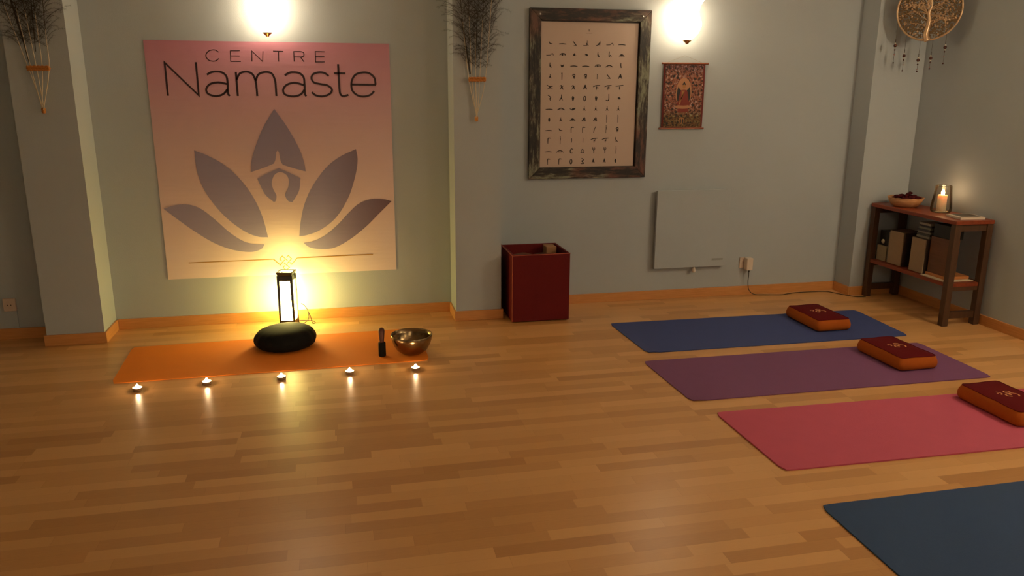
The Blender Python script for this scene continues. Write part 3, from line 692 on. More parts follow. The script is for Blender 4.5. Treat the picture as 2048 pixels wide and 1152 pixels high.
# ------------------------------------------------------------------ copper tree wall disc with bead strings
t = thing('tree_of_life_disc', 'round copper tree ornament with hanging bead strings, in the right corner', 'wall ornament', (3.975, 4.945, 2.06), -PI / 4)
COP = flat('beaten_copper', (0.62, 0.42, 0.25), rough=0.36, metal=0.55, var=0.2, scale=60, bump=0.4, bscale=90)
rr_ = 0.198
bm = bmesh.new(); pts = [(rr_ * math.cos(2 * PI * k / 64), 0.0, rr_ * math.sin(2 * PI * k / 64)) for k in range(65)]
tube(bm, pts, 0.0058, 8, cap=False); obj('rim', bm, COP, t, smooth=True)
rnd = random.Random(5)
bm = bmesh.new()
tube(bm, smooth_pts([(0.012, 0, -0.204), (-0.004, 0, -0.165), (0.002, 0, -0.12), (0.008, 0, -0.07), (0.0, 0, -0.02), (0.012, 0, 0.03), (0.0, 0, 0.10)], 6), [0.021 - 0.014 * min(1, i / 30) for i in range(37)], 8)
for sx in (-1, 1):
    tube(bm, smooth_pts([(0.002, 0, -0.175), (sx * 0.03, 0, -0.195), (sx * 0.055, 0, -0.196)], 5), [0.009 - 0.0006 * i for i in range(11)], 6)
leaves = []
for k in range(26):
    z0 = -0.13 + 0.20 * rnd.random(); sx = -1 if k % 2 else 1
    a = rnd.uniform(0.15, 1.5); q = Vector((0.0, 0, z0)); pts = [q.copy()]; cv = rnd.uniform(-0.28, 0.28)
    for i in range(9):
        q = q + Vector((sx * math.sin(a) * 0.019, 0, math.cos(a) * 0.019)); a += cv
        if q.length > rr_ - 0.010: break
        pts.append(q.copy())
        if i > 2 and rnd.random() < 0.7: leaves.append((q.x + rnd.uniform(-.01, .01), q.z + rnd.uniform(-.01, .01)))
    if len(pts) > 2: tube(bm, pts, [0.0036 * (1 - 0.6 * i / len(pts)) for i in range(len(pts))], 5)
TREEBM = bm
for k in range(130):
    a = rnd.uniform(0, 2 * PI); r__ = rr_ * 0.93 * math.sqrt(rnd.random())
    if abs(r__ * math.cos(a)) > 0.022 or r__ * math.sin(a) > 0: leaves.append((r__ * math.cos(a), r__ * math.sin(a)))
bm = bmesh.new()
for (x, z) in leaves:
    if math.hypot(x, z) > rr_ - 0.012: continue
    s_ = rnd.uniform(0.004, 0.0095)
    m_ = Matrix.Translation((x, -0.004, z)) @ Matrix.Diagonal((s_ * 0.75, 0.005, s_, 1))
    bmesh.ops.create_icosphere(bm, subdivisions=1, radius=1.0, matrix=m_)
o = obj('leaves', bm, COP, t, smooth=True); o['kind'] = 'stuff'
bm = TREEBM
for k in range(16):
    a = rnd.uniform(0, 2 * PI); c0 = rnd.uniform(0.02, 0.15); x, z = c0 * math.cos(a), c0 * math.sin(a)
    tube(bm, [(x + 0.018 * (1 - i / 16) * math.cos(i * 0.7), 0.001, z + 0.018 * (1 - i / 16) * math.sin(i * 0.7)) for i in range(15)], 0.0016, 4)
obj('tree', bm, COP, t, smooth=True)
m_, nt, b = new_mat('pierced_copper')
tc = N(nt, 'ShaderNodeTexCoord'); no = N(nt, 'ShaderNodeTexNoise'); no.inputs['Scale'].default_value = 95; no.inputs['Detail'].default_value = 2
nt.links.new(tc.outputs['Object'], no.inputs['Vector']); gt = N(nt, 'ShaderNodeMath', operation='GREATER_THAN'); gt.inputs[1].default_value = 0.45
nt.links.new(no.outputs['Fac'], gt.inputs[0]); nt.links.new(gt.outputs[0], b.inputs['Alpha'])
b.inputs['Base Color'].default_value = (0.19, 0.125, 0.062, 1); b.inputs['Metallic'].default_value = 0.5; b.inputs['Roughness'].default_value = 0.45
bm = bmesh.new(); patch(bm, disc_pts(0, 0, rr_ - 0.003, n=64), lambda u, v, d=0: (u, 0.003, v)); obj('pierced_plate', bm, m_, t, recalc=False)
STR = flat('dark_string', (0.05, 0.035, 0.025), rough=0.7); BD = flat('dark_bead', (0.07, 0.018, 0.012), rough=0.25, var=0.3); BP = flat('pale_bead', (0.50, 0.46, 0.38), rough=0.3); BR_ = flat('rose_bead', (0.35, 0.12, 0.10), rough=0.3)
for (s_, zb, end) in ((-0.187, 1.830, 0.115), (-0.123, 1.761, 0.100), (-0.031, 1.731, 0.075), (0.045, 1.743, 0.070), (0.124, 1.812, 0.105)):
    ztop = -math.sqrt(rr_ ** 2 - s_ ** 2); zb -= 2.06
    bm = bmesh.new(); tube(bm, [(s_, 0.002, ztop), (s_, 0.002, zb - end + 0.006)], 0.0011, 5)
    tube(bm, [(s_, 0.002, zb + 0.045), (s_, 0.002, zb + 0.040), (s_, 0.002, zb + 0.020), (s_, 0.002, zb + 0.014)], [0.001, 0.0026, 0.0026, 0.001], 6)
    st = obj('bead_string', bm, STR, t)
    for dz, r2, mm in ((0, 0.0115, BD), (0.014, 0.0060, BP), (-0.015, 0.0055, BP), (-0.028, 0.0055, BD), (-0.060, 0.0040, BR_), (-end, 0.0055, BD)):
        bm = bmesh.new(); bmesh.ops.create_uvsphere(bm, u_segments=10, v_segments=7, radius=r2, matrix=Matrix.Translation((s_, 0.002, zb + dz)))
        obj('bead', bm, mm, st, smooth=True)
bm = bmesh.new(); tube(bm, [(0, 0.003, rr_), (0, 0.003, H - 2.06 - 0.004)], 0.0012, 5); obj('hanging_cord', bm, STR, t)

# ------------------------------------------------------------------ yoga mats
def matslab(name, label, corners, m, th=0.005, curl=None, z=0.0):
    """corners: near left, near right, far right, far left"""
    a, b_, c_, d_ = [Vector((x, y, 0)) for x, y in corners]
    cen = (a + b_ + c_ + d_) / 4
    nx_, ny_ = 44, 14; bm = bmesh.new(); g = []
    for j in range(ny_ + 1):
        row = []
        for i in range(nx_ + 1):
            u, v = i / nx_, j / ny_
            p = a.lerp(b_, u).lerp(d_.lerp(c_, u), v)
            if i in (0, nx_) and j in (0, ny_): p = p + (cen - p).normalized() * 0.012
            zz = 0.0006
            if curl:
                du, dv = u * 1.78, v * 0.62
                if curl[0] == 'nl': dd = math.hypot((du - 0.030) / 0.035, dv / 0.03)
                zz += curl[1] * math.exp(-dd * dd)
            row.append(bm.verts.new((p.x, p.y, zz + th)))
        g.append(row)
    for j in range(ny_):
        for i in range(nx_): bm.faces.new((g[j][i], g[j][i + 1], g[j + 1][i + 1], g[j + 1][i]))
    o = obj(name, bm, m, smooth=False)
    s = o.modifiers.new('thick', 'SOLIDIFY'); s.thickness = th; s.offset = -1
    o.location.z = z
    return tag(o, label, 'yoga mat', 'yoga mats')
def foam(name, col): return flat(name, col, rough=0.75, var=0.05, scale=12, bump=0.5, bscale=420, spec=0.3)
matslab('yoga_mat', 'orange yoga mat under the black round cushion and metal bowl', [(-1.232, 4.333), (0.469, 4.364), (0.464, 5.002), (-1.262, 4.952)], foam('orange_foam', (0.72, 0.195, 0.012)), 0.004)
matslab('yoga_mat', 'medium blue yoga mat farthest back, with a red and orange cushion on it', [(1.759, 4.225), (3.536, 4.211), (3.570, 4.812), (1.736, 4.848)], foam('blue_foam', (0.045, 0.066, 0.215)), 0.005, ('nl', 0.006))
matslab('yoga_mat', 'purple yoga mat between the blue mat and the pink mat', [(1.696, 3.472), (3.476, 3.459), (3.492, 4.070), (1.677, 4.088)], foam('purple_foam', (0.185, 0.068, 0.165)), 0.005, ('nl', 0.006))
matslab('yoga_mat', 'pink yoga mat in front of the purple one, cut off by the right edge', [(1.753, 2.696), (3.530, 2.668), (3.545, 3.270), (1.746, 3.313)], foam('pink_foam', (0.50, 0.085, 0.145)), 0.006)
matslab('yoga_mat', 'dark teal blue yoga mat nearest the camera at bottom right', [(1.726, 1.790), (3.500, 1.800), (3.520, 2.415), (1.735, 2.412)], foam('teal_foam', (0.026, 0.060, 0.150)), 0.005)

# ------------------------------------------------------------------ cushions with the golden sign
BURG = flat('burgundy_cotton', (0.105, 0.006, 0.008), rough=0.9, bump=0.4, bscale=500, spec=0.1)
ORNG = flat('orange_cotton', (0.40, 0.090, 0.008), rough=0.85, bump=0.4, bscale=400, spec=0.2)
GTH = flat('gold_embroidery', (0.75, 0.35, 0.12), rough=0.45, metal=0.3, bump=0.5, bscale=600)
def rrect(hx, hy, r, n=7, pinch=0.0):
    out = []
    for qx, qy, a0 in ((1, 1, 0), (-1, 1, PI / 2), (-1, -1, PI), (1, -1, 1.5 * PI)):
        for i in range(n + 1):
            a = a0 + PI / 2 * i / n
            out.append((qx * (hx - r) + r * math.cos(a), qy * (hy - r) + r * math.sin(a)))
        nxt = {(1, 1): (-1, 1), (-1, 1): (-1, -1), (-1, -1): (1, -1), (1, -1): (1, 1)}[(qx, qy)]
        for i in range(1, 8):
            t_ = i / 8; s = math.sin(PI * t_)
            p = Vector(out[-i] if False else (0, 0))
        # straight runs, bowed slightly outward between the corners
        e0 = Vector(out[-1])
        a1 = a0 + PI / 2
        e1 = Vector((nxt[0] * (hx - r) + r * math.cos(a1), nxt[1] * (hy - r) + r * math.sin(a1)))
        nrm = Vector((math.cos(a1), math.sin(a1)))
        for i in range(1, 10):
            t_ = i / 10
            p = e0.lerp(e1, t_) + nrm * (-pinch) * math.sin(PI * t_)
            out.append((p.x, p.y))
    return out
def cushion(label, cx, cy, rz=0.0):
    t = thing('meditation_cushion', label, 'cushion', (cx, cy, 0.0068), rz, 'burgundy and orange cushions')
    hx, hy, h = 0.122, 0.194, 0.074
    prof = [(-0.016, 0.0, 0.0), (-0.004, 0.006, 0.0), (0.003, 0.020, 0.0), (0.004, 0.038, 0.0), (0.0, 0.056, 0.0), (-0.005, 0.068, 0.0), (-0.009, h, 0.002)]
    bm = bmesh.new(); rings = []
    for off, z, pn in prof:
        rings.append([bm.verts.new((x, y, z + (0.0012 * math.sin(3 * math.atan2(y, x) * 2) * (z / h)))) for x, y in rrect(hx + off, hy + off, 0.022, pinch=pn)])
    n_ = len(rings[0])
    for A, B in zip(rings, rings[1:]):
        for k in range(n_): bm.faces.new((A[k], A[(k + 1) % n_], B[(k + 1) % n_], B[k]))
    bm.faces.new(rings[0])
    obj('side_panel', bm, ORNG, t, smooth=True)
    base = [(v[0], v[1]) for v in rrect(hx - 0.009, hy - 0.009, 0.020, pinch=0.002)]
    bm = bmesh.new(); prev = None
    for i in range(9):
        s = 1 - i / 9
        z = h + 0.0005 + 0.009 * (1 - s ** 4.0)
        ring = [bm.verts.new((x * s, y * s, z + (0.0012 * math.sin(6 * math.atan2(y, x)) * s ** 4))) for x, y in base]
        if prev:
            for k in range(n_): bm.faces.new((prev[k], prev[(k + 1) % n_], ring[(k + 1) % n_], ring[k]))
        prev = ring
    cv = bm.verts.new((0, 0, h + 0.0095))
    for k in range(n_): bm.faces.new((prev[k], prev[(k + 1) % n_], cv))
    top = obj('top_panel', bm, BURG, t, smooth=True)
    bm = bmesh.new(); tube(bm, [(x * 1.004, y * 1.004, h + 0.0015 + 0.0012 * math.sin(6 * math.atan2(y, x))) for x, y in base + base[:1]], 0.0016, 6, cap=False); obj('piping', bm, BURG, t, smooth=True)
    bm = bmesh.new(); sc_ = 0.082
    pl_ = lambda u, v, d=0.0: (-v * sc_ + 0.010, u * sc_, h + 0.0105 + d)
    S1 = smooth_pts([Vector(p) for p in [(-.38, .20), (-.24, .38), (-.04, .36), (.02, .20), (-.14, .06), (.06, .02), (.10, -.18), (-.04, -.36), (-.26, -.38), (-.42, -.24)]], 5)
    ribbon(bm, S1, 0.095, pl_)
    ribbon(bm, smooth_pts([Vector(p) for p in [(.04, .0), (.18, .10), (.34, .14), (.46, .0), (.40, -.2), (.22, -.22)]], 5), 0.080, pl_, d=0.0003)
    ribbon(bm, smooth_pts([Vector(p) for p in [(.0, .62), (.10, .48), (.26, .46), (.42, .62)]], 5), 0.075, pl_, taper=False)
    patch(bm, disc_pts(0.21, 0.68, 0.06, n=10), pl_)
    obj('embroidered_sign', bm, GTH, top, recalc=False)
    return t
cushion('burgundy and orange rectangular cushion on the blue mat', 3.112, 4.572, 0.0)
cushion('burgundy and orange rectangular cushion on the purple mat', 3.138, 3.818, 0.02)
cushion('burgundy and orange rectangular cushion on the pink mat, cut off by the photo edge', 3.168, 3.044, 0.0)

# ------------------------------------------------------------------ round black cushion
def zr(a, r, z):
    s = min(1, r / 0.18)
    return 1 + 0.012 * math.sin(16 * a + 2 * math.sin(a * 3)) * s * (1 if r > 0.09 else 0)
bm = bmesh.new()
zp = [(0, 0.0), (0.11, 0.0), (0.155, 0.006), (0.177, 0.026), (0.183, 0.052), (0.178, 0.080), (0.158, 0.106), (0.124, 0.122), (0.080, 0.129), (0.040, 0.132), (0, 0.133)]
pr = [tuple(p)[:2] for p in smooth_pts([Vector((a, b_, 0)) for a, b_ in zp], 3)]
pr = [(max(0, a), max(0, b_)) for a, b_ in pr]
lathe(bm, pr, 96, ripple=zr)
for v in bm.verts:
    v.co.z *= 0.90 * (1.0 + 0.35 * v.co.x * (v.co.z / 0.13))
t = thing('zafu_cushion', 'black round meditation cushion on the orange mat in front of the lit lamp', 'cushion', (-0.360, 4.805, 0.0048))
obj('cover', bm, BLACKCLOTH, t, smooth=True)
bm = bmesh.new(); pts = [(0.1835 * math.cos(2 * PI * k / 72), 0.1835 * math.sin(2 * PI * k / 72), 0.047 * (1 + 0.12 * math.cos(2 * PI * k / 72) * 0.1835 * 3)) for k in range(73)]
tube(bm, pts, 0.0022, 6, cap=False); obj('seam', bm, BLACKCLOTH, t, smooth=True)

# ------------------------------------------------------------------ singing bowl and mallet
m_, nt, b = new_mat('hammered_bronze')
tc = N(nt, 'ShaderNodeTexCoord'); vo = N(nt, 'ShaderNodeTexVoronoi'); vo.inputs['Scale'].default_value = 55
nt.links.new(tc.outputs['Object'], vo.inputs['Vector'])
bp = N(nt, 'ShaderNodeBump'); bp.inputs['Strength'].default_value = 0.22; bp.inputs['Distance'].default_value = 0.002
nt.links.new(vo.outputs['Distance'], bp.inputs['Height']); nt.links.new(bp.outputs['Normal'], b.inputs['Normal'])
b.inputs['Base Color'].default_value = (0.26, 0.180, 0.095, 1); b.inputs['Metallic'].default_value = 1.0; b.inputs['Roughness'].default_value = 0.26
bm = bmesh.new()
zp = [(0, 0.0), (0.035, 0.0005), (0.062, 0.006), (0.090, 0.027), (0.108, 0.058), (0.118, 0.090), (0.123, 0.117), (0.1215, 0.1185), (0.1165, 0.117), (0.112, 0.092), (0.102, 0.060), (0.084, 0.031), (0.058, 0.011), (0.030, 0.006), (0, 0.0055)]
lathe(bm, zp, 64)
o = obj('singing_bowl', bm, m_, smooth=True); o.location = (0.382, 4.505, 0.0048)
tag(o, 'bronze singing bowl on the right end of the orange mat', 'bowl')
t = thing('mallet', 'short wooden mallet with black padded end standing beside the bronze bowl', 'mallet', (0.206, 4.488, 0.0048))
bm = bmesh.new(); lathe(bm, [(0, 0.072), (0.0125, 0.072), (0.0125, 0.092), (0.0165, 0.130), (0.0185, 0.152), (0.017, 0.163), (0.010, 0.171), (0.0, 0.173)], 24)
obj('handle', bm, wood('dark_red_wood', (0.05, 0.010, 0.006), (0.09, 0.022, 0.012), rough=0.55, stretch=(8, 8, 1)), t, smooth=True)
bm = bmesh.new(); lathe(bm, [(0, 0), (0.019, 0), (0.0215, 0.004), (0.0215, 0.080), (0.019, 0.084), (0.0128, 0.084)], 24); obj('padded_sleeve', bm, BLACKCLOTH, t, smooth=True)

# ------------------------------------------------------------------ tealights
def flame_bm(r, h, c=(0, 0, 0)):
    bm = bmesh.new(); lathe(bm, [(0, 0), (r * 0.6, h * 0.08), (r, h * 0.28), (r * 0.85, h * 0.5), (r * 0.45, h * 0.78), (0, h)], 10, c); return bm
tl = thing('tealight', 'lit tealight', 'candle', (0, 0, 0), 0, 'row of lit tealights in front of the orange mat')
bm = bmesh.new(); lathe(bm, [(0, 0.0), (0.0225, 0.0), (0.0236, 0.002), (0.0236, 0.0165), (0.0243, 0.0170), (0.0232, 0.0168), (0.0232, 0.010)], 28); obj('metal_cup', bm, ALU, tl, smooth=True)
bm = bmesh.new(); lathe(bm, [(0.0230, 0.0155), (0.016, 0.0145), (0, 0.0140)], 24); obj('wax', bm, WAX, tl, smooth=True)
bm = bmesh.new(); tube(bm, [(0, 0, 0.0132), (0.0004, 0, 0.018)], 0.0007, 6); obj('wick', bm, DARKHOLE, tl)
obj('flame', flame_bm(0.0092, 0.0195, (0, 0, 0.0160)), FLAMEMAT, tl, smooth=True)
spots = [(-1.074, 4.208, 'leftmost lit tealight, near the left end of the orange mat'), (-0.735, 4.230, 'second lit tealight from the left, in front of the orange mat'),
         (-0.351, 4.228, 'middle lit tealight, in front of the black round cushion'), (0.013, 4.238, 'fourth lit tealight, left of the mallet and in front of the mat'),
         (0.375, 4.222, 'rightmost lit tealight, in front of the bronze bowl')]
for i, (x, y, lb) in enumerate(spots):
    o = tl if i == 0 else copy_tree(tl)
    o.location = (x, y, 0.0004); o['label'] = lb; o.rotation_euler = (0, 0, i * 1.3)

# ------------------------------------------------------------------ paper lamp on the floor
t = thing('floor_lantern', 'small lit paper lamp with black tapered frame behind the black cushion', 'lamp', (-0.358, 5.235, 0.0), -0.22)
hb, ht, z0, z1 = 0.0445, 0.0415, 0.012, 0.350
def half(z): return hb + (ht - hb) * (z - z0) / (z1 - z0)
for sx in (-1, 1):
    for sy_ in (-1, 1):
        bm = bmesh.new(); w = 0.0065
        v = [bm.verts.new((sx * half(z) + dx, sy_ * half(z) + dy, z)) for z, w in ((z0, 0.0062), (z1, 0.0085)) for dy in (-w, w) for dx in (-w, w)]
        for q in ((0, 1, 3, 2), (4, 6, 7, 5), (0, 4, 5, 1), (2, 3, 7, 6), (0, 2, 6, 4), (1, 5, 7, 3)): bm.faces.new([v[i] for i in q])
        obj('post', bm, BLACK, t)
for za, zb in ((0.013, 0.050), (0.315, 0.350)):
    bm = bmesh.new()
    for ax in (0, 1):
        for s in (-1, 1):
            h0, h1 = half(za), half(zb); w = 0.0045
            pts = []
            for z, hh in ((za, h0), (zb, h1)):
                for o_ in (-w, w):
                    for l in (-1, 1):
                        p = (l * (hh - 0.006), s * hh + o_, z); pts.append(bm.verts.new(p if ax == 0 else (p[1], p[0], p[2])))
            for q in ((0, 1, 3, 2), (4, 6, 7, 5), (0, 4, 5, 1), (2, 3, 7, 6), (0, 2, 6, 4), (1, 5, 7, 3)): bm.faces.new([pts[i] for i in q])
    obj('cross_rail', bm, BLACK, t)
for ax in (0, 1):
    for s in (-1, 1):
        bm = bmesh.new(); vs_ = []
        for z, sg in ((0.046, -1), (0.046, 1), (0.320, 1), (0.320, -1)):
            hh = half(z) - 0.0015; p = (sg * (hh - 0.005), s * hh, z); vs_.append(bm.verts.new(p if ax == 0 else (p[1], p[0], p[2])))
        bm.faces.new(vs_); obj('paper_panel', bm, PAPERLIT, t, recalc=False)
bm = bmesh.new()
for s in (-1, 1):      # flared open top
    for ax in (0, 1):
        a, c_ = 0.045, 0.053
        P_ = [(-a, s * a, 0.350), (a, s * a, 0.350), (c_, s * c_, 0.372), (-c_, s * c_, 0.372), (-a + 0.008, s * (a - 0.008), 0.350), (a - 0.008, s * (a - 0.008), 0.350), (c_ - 0.010, s * (c_ - 0.010), 0.374), (-c_ + 0.010, s * (c_ - 0.010), 0.374)]
        if ax: P_ = [(y, x, z) for x, y, z in P_]
        v = [bm.verts.new(p) for p in P_]
        for q in ((0, 1, 2, 3), (7, 6, 5, 4), (3, 2, 6, 7), (0, 4, 5, 1), (0, 3, 7, 4), (1, 5, 6, 2)): bm.faces.new([v[i] for i in q])
obj('flared_cap', bm, BLACK, t)
bm = bmesh.new(); patch(bm, [(-0.036, -0.036), (0.036, -0.036), (0.036, 0.036), (-0.036, 0.036)], lambda u, v, d=0: (u * 1.2, v * 1.2, 0.3660)); obj('paper_panel', bm, PAPERLIT, t, recalc=False)  # glowing sheet added so the open top looks lit from inside
bm = bmesh.new(); taperbox(bm, 0, 0, 0.0004, 0.013, 0.060, 0.060, 0.054, 0.054); obj('base_plate', bm, BLACK, t)
bm = bmesh.new(); lathe(bm, [(0, 0.0135), (0.012, 0.0135), (0.012, 0.10), (0.016, 0.12), (0.016, 0.26), (0.010, 0.30), (0, 0.305)], 16); obj('bulb', bm, PAPERLIT, t, smooth=True)
bm = bmesh.new()
tube(bm, smooth_pts([(0.062, 0.02, 0.008), (0.080, 0.03, 0.006), (0.115, 0.045, 0.035), (0.112, 0.055, 0.085), (0.090, 0.065, 0.120), (0.065, 0.072, 0.135)], 6), 0.0026, 6)
tube(bm, smooth_pts([(0.110, 0.055, 0.090), (0.128, 0.050, 0.050), (0.140, 0.045, 0.006), (0.150, 0.075, 0.0035), (0.10, 0.115, 0.0035), (-0.05, 0.11, 0.0035)], 6), 0.0026, 6)
obj('cord', bm, CORD, t, smooth=True)

# ------------------------------------------------------------------ wooden shelf in the right corner
t = thing('shelf_unit', 'low open wooden shelf with square legs in the right corner', 'shelf', (0, 0, 0))
SWD = wood('shaded_shelf_wood', (0.055, 0.023, 0.010), (0.085, 0.038, 0.016), rough=0.5, stretch=(10, 10, 1), scale=5)  # shade on the legs put into the colour; the wood is mid brown
STP = wood('candlelit_board', (0.18, 0.030, 0.009), (0.25, 0.048, 0.014), rough=0.42, stretch=(10, 1, 10), scale=5)  # redness of the candlelight put into the board colour
SX0, SX1, SY0, SY1 = 3.892, 4.178, 4.340, 5.190; lw = 0.044
ST = 0.712
for x0 in (SX0, SX1 - lw):
    for y0 in (SY0, SY1 - lw):
        bm = bmesh.new(); box(bm, x0, x0 + lw, y0, y0 + lw, 0.0006, ST - 0.0265); obj('leg', bm, SWD, t, bevel=0.002)
bm = bmesh.new(); box(bm, SX0 - 0.003, SX1 + 0.002, SY0 - 0.003, SY1 + 0.002, ST - 0.026, ST); obj('top_board', bm, STP, t, bevel=0.003)
bm = bmesh.new(); box(bm, SX0 + 0.006, SX1 - 0.006, SY0 + lw + 0.001, SY1 - lw - 0.001, 0.268, 0.292); box(bm, SX0 + lw + 0.001, SX1 - lw - 0.001, SY0 + 0.008, SY0 + lw + 0.001, 0.268, 0.292)
obj('lower_board', bm, STP, t)
for y0 in (SY0 + 0.010, SY1 - 0.034):
    for za, zb in ((0.640, ST - 0.028), (0.240, 0.267), (0.050, 0.096)):
        bm = bmesh.new(); box(bm, SX0 + lw, SX1 - lw, y0, y0 + 0.024, za, zb); obj('end_rail', bm, SWD, t)

SZ = 0.2925
def simple(name, dims, m, label, cat, group=None, rz=0.0, bevel=0.0015):
    x0, x1, y0, y1, z0_, z1_ = dims
    cx, cy = (x0 + x1) / 2, (y0 + y1) / 2
    bm = bmesh.new(); box(bm, x0 - cx, x1 - cx, y0 - cy, y1 - cy, 0, z1_ - z0_); o = obj(name, bm, m, bevel=bevel)
    o.location = (cx, cy, z0_); o.rotation_euler.z = rz
    return tag(o, label, cat, group)
CREAM = flat('cream_board', (0.31, 0.215, 0.125), rough=0.8, bump=0.3, bscale=300); DKW = flat('dark_side', (0.035, 0.018, 0.010), rough=0.6)
def filebox(label, x0, x1, y0, y1, z0_, z1_):
    t = thing('cabinet_speaker', label, 'speaker', ((x0 + x1) / 2, (y0 + y1) / 2, z0_), 0, 'pair of bookshelf speakers')
    a, b_ = (x1 - x0) / 2, (y1 - y0) / 2
    bm = bmesh.new(); box(bm, -a + 0.010, a, -b_, b_, 0, z1_ - z0_); obj('cabinet', bm, DKW, t, bevel=0.002)
    bm = bmesh.new(); box(bm, -a, -a + 0.0095, -b_ + 0.003, b_ - 0.003, 0.003, z1_ - z0_ - 0.003); obj('front_cloth', bm, CREAM, t, bevel=0.002)
filebox('upright speaker with cream front, left of its twin on the lower shelf', 3.930, 4.090, 4.858, 5.005, SZ + 0.001, 0.540)
filebox('upright speaker with cream front and a stack of disc cases on top', 3.925, 4.085, 4.628, 4.768, SZ + 0.001, 0.536)
simple('folder', (3.945, 4.110, 5.018, 5.030, SZ + 0.001, 0.520), flat('grey_card', (0.16, 0.15, 0.12), rough=0.8), 'thin grey folder standing left of the speakers', 'folder')
simple('cardboard_box', (3.942, 4.050, 5.040, 5.142, SZ + 0.001, 0.404), flat('beige_card', (0.28, 0.23, 0.14), rough=0.8), 'small beige box at the left end of the lower shelf', 'box')
t = thing('black_case', 'small black box with a pale round disc on its front, standing on the beige box', 'box', (4.000, 5.092, 0.4055))
bm = bmesh.new(); box(bm, -0.045, 0.045, -0.048, 0.048, 0, 0.110); obj('case', bm, BLACK, t, bevel=0.003)
bm = bmesh.new(); lathe(bm, [(0, 0.0065), (0.013, 0.006), (0.017, 0.0)], 20)
bmesh.ops.rotate(bm, verts=bm.verts, cent=(0, 0, 0), matrix=Matrix.Rotation(-PI / 2, 3, 'Y')); bmesh.ops.translate(bm, verts=bm.verts, vec=(-0.0455, 0.008, 0.030))
obj('round_disc', bm, flat('pale_face', (0.50, 0.45, 0.32), rough=0.4), t, smooth=True)
simple('paper_sheets', (3.905, 4.130, 4.388, 4.622, SZ + 0.0005, SZ + 0.0045), flat('paper', (0.62, 0.52, 0.36), rough=0.8), 'loose pale papers at the right end of the lower shelf', 'papers', rz=0.0)
simple('wooden_tray', (3.942, 4.130, 4.430, 4.618, SZ + 0.0052, SZ + 0.024), wood('orange_wood', (0.42, 0.15, 0.04), (0.50, 0.19, 0.06)), 'flat orange wooden board lying on the papers', 'board')
simple('storage_crate', (3.950, 4.035, 4.445, 4.612, SZ + 0.0245, 0.566), wood('brown_cabinet', (0.11, 0.038, 0.013), (0.15, 0.055, 0.020), stretch=(10, 1, 10)), 'plain brown wooden box at the right end of the lower shelf', 'box')
simple('stereo_unit', (3.958, 4.050, 4.440, 4.606, 0.5668, 0.655), flat('matt_black', (0.012, 0.012, 0.013), rough=0.5), 'black box lying on top of the brown wooden box', 'electronics')
cases = [(0.20, 0.18, 0.13), (0.05, 0.04, 0.03), (0.26, 0.25, 0.20), (0.04, 0.03, 0.03), (0.17, 0.17, 0.12), (0.03, 0.02, 0.02), (0.34, 0.31, 0.24)]
z_ = 0.5366
names_ = ['lowest', 'second lowest', 'third lowest', 'middle', 'third from top', 'second from top', 'topmost']
for i, c_ in enumerate(cases[:7]):
    sh = (i % 3 - 1) * 0.006
    simple('disc_case', (3.955 + sh, 4.078 + sh, 4.634 + sh * 0.6, 4.760 + sh * 0.6 - (0.012 if i > 3 else 0), z_, z_ + 0.0145), flat('case_%d' % i, c_, rough=0.35), 'disc case, %s of the pile on the right cream speaker' % names_[i], 'disc case', 'pile of disc cases on the speaker', bevel=0.001)
    z_ += 0.0151

# on top of the shelf
t = thing('wicker_bowl', 'shallow wicker bowl filled with dark red dried pieces, on the shelf top', 'bowl', (4.008, 4.985, ST + 0.0005))
WK = wood('wicker', (0.34, 0.16, 0.06), (0.55, 0.29, 0.13), rough=0.7, stretch=(2, 2, 26), scale=9)
bm = bmesh.new()
lathe(bm, [(0, 0.0), (0.074, 0.0), (0.092, 0.014), (0.108, 0.036), (0.119, 0.064), (0.115, 0.065), (0.104, 0.039), (0.086, 0.018), (0, 0.006)], 72, ripple=lambda a, r, z: 1 + 0.010 * math.sin(36 * a) * (r > 0.08))
obj('woven_body', bm, WK, t, smooth=True)
bm = bmesh.new()
for ph in (0, PI / 2): tube(bm, [((0.118 + 0.0015 * math.cos(14 * 2 * PI * k / 120 + ph)) * math.cos(2 * PI * k / 120), (0.118 + 0.0015 * math.cos(14 * 2 * PI * k / 120 + ph)) * math.sin(2 * PI * k / 120), 0.065 + 0.0015 * math.sin(14 * 2 * PI * k / 120 + ph)) for k in range(121)], 0.0032, 6, cap=False)
obj('braided_rim', bm, WK, t, smooth=True)
rnd = random.Random(3); bm = bmesh.new()
for k in range(90):
    a = rnd.uniform(0, 2 * PI); q = math.sqrt(rnd.random()) * 0.095
    zz = 0.062 + 0.028 * (1 - q / 0.1) * rnd.random() + 0.006 * rnd.random()
    if k < 30: zz = 0.050
    m2 = Matrix.Translation((q * math.cos(a), q * math.sin(a), zz)) @ Matrix.Rotation(rnd.uniform(0, PI), 4, 'Z') @ Matrix.Rotation(rnd.uniform(-0.6, 0.6), 4, 'X') @ Matrix.Diagonal((rnd.uniform(0.012, 0.026), rnd.uniform(0.007, 0.012), rnd.uniform(0.005, 0.009), 1))
    bmesh.ops.create_icosphere(bm, subdivisions=2, radius=1.0, matrix=m2)
for k in range(6):
    a = rnd.uniform(0.4, 1.2); m2 = Matrix.Translation((0.01 * k - 0.02, rnd.uniform(-0.04, 0.0), 0.084 + 0.003 * k)) @ Matrix.Rotation(a, 4, 'Z') @ Matrix.Diagonal((0.045, 0.010, 0.008, 1))
    bmesh.ops.create_icosphere(bm, subdivisions=2, radius=1.0, matrix=m2)
o = obj('dried_petals', bm, flat('dark_dried_red', (0.055, 0.003, 0.006), rough=0.8, spec=0.15, var=0.4, scale=60, bump=0.6, bscale=120), smooth=True)
o.location = (4.008, 4.985, ST + 0.0005); tag(o, 'dark red dried pieces heaped in the wicker bowl', 'potpourri', kind='stuff')
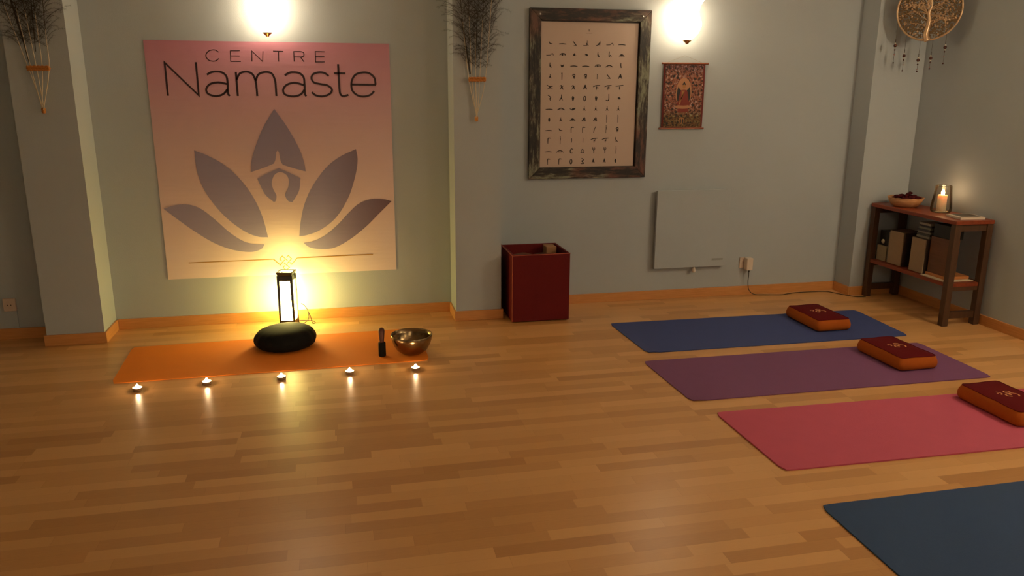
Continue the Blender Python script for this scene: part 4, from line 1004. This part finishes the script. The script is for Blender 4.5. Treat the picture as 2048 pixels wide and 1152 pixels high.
# glass with candle
gm = bpy.data.materials.new('smoky_thin_glass'); gm.use_nodes = True; nt = gm.node_tree; nt.nodes.remove(nt.nodes['Principled BSDF'])
tr = N(nt, 'ShaderNodeBsdfTransparent'); tr.inputs[0].default_value = (0.86, 0.82, 0.76, 1); gl = N(nt, 'ShaderNodeBsdfGlossy'); gl.inputs[0].default_value = (0.9, 0.85, 0.75, 1); gl.inputs['Roughness'].default_value = 0.12
fr = N(nt, 'ShaderNodeFresnel'); fr.inputs[0].default_value = 1.35; mx = N(nt, 'ShaderNodeMixShader')
nt.links.new(fr.outputs[0], mx.inputs[0]); nt.links.new(tr.outputs[0], mx.inputs[1]); nt.links.new(gl.outputs[0], mx.inputs[2]); nt.links.new(mx.outputs[0], nt.nodes['Material Output'].inputs[0])
LX, LY = 4.070, 4.700
bm = bmesh.new(); lathe(bm, [(0, 0.0), (0.058, 0.0), (0.066, 0.008), (0.068, 0.030), (0.062, 0.090), (0.055, 0.150), (0.052, 0.182), (0.0505, 0.184), (0.0495, 0.182), (0.0505, 0.178)], 48)
o = obj('glass_candle_holder', bm, gm, smooth=True); o.location = (LX, LY, ST + 0.0005); tag(o, 'tapered smoky glass holder around a lit candle on the shelf top', 'candle holder')
t = thing('pillar_candle', 'lit white candle inside the tapered glass on the shelf', 'candle', (LX, LY, ST + 0.011))
bm = bmesh.new(); lathe(bm, [(0, 0), (0.029, 0), (0.030, 0.004), (0.030, 0.104), (0.027, 0.109), (0.020, 0.105), (0, 0.101)], 32)
cw = flat('ivory_wax', (0.80, 0.66, 0.50), rough=0.5); cwb = cw.node_tree.nodes['Principled BSDF']
cwb.inputs['Subsurface Weight'].default_value = 0.8; cwb.inputs['Subsurface Radius'].default_value = (0.03, 0.015, 0.008); cwb.inputs['Subsurface Scale'].default_value = 1.0
obj('wax_body', bm, cw, t, smooth=True)
bm = bmesh.new(); tube(bm, [(0, 0, 0.1015), (0.001, 0, 0.113)], 0.001, 6); obj('wick', bm, DARKHOLE, t)
obj('flame', flame_bm(0.0115, 0.042, (0, 0, 0.108)), emit('pillar_candle_flame', FLAME, 75.0), t, smooth=True)
# booklet
t = thing('booklet', 'white booklet with dark cover print at the right end of the shelf top', 'booklet', (4.052, 4.452, ST + 0.0006), -0.12)
bm = bmesh.new(); box(bm, -0.085, 0.085, -0.078, 0.078, 0.0, 0.0135); obj('pages', bm, flat('booklet_paper', (0.70, 0.58, 0.46), rough=0.7), t)
bm = bmesh.new(); box(bm, -0.087, 0.087, -0.079, 0.080, 0.0138, 0.0148, 0)
pl2 = lambda u, v, d=0.0: (u, v, 0.0151 + d)
patch(bm, [(-0.060, -0.050), (0.075, -0.050), (0.075, 0.068), (-0.060, 0.068)], pl2, 1)
obj('cover', bm, [flat('booklet_cover', (0.60, 0.50, 0.40), rough=0.5), flat('cover_print', (0.05, 0.04, 0.03), rough=0.5)], t)
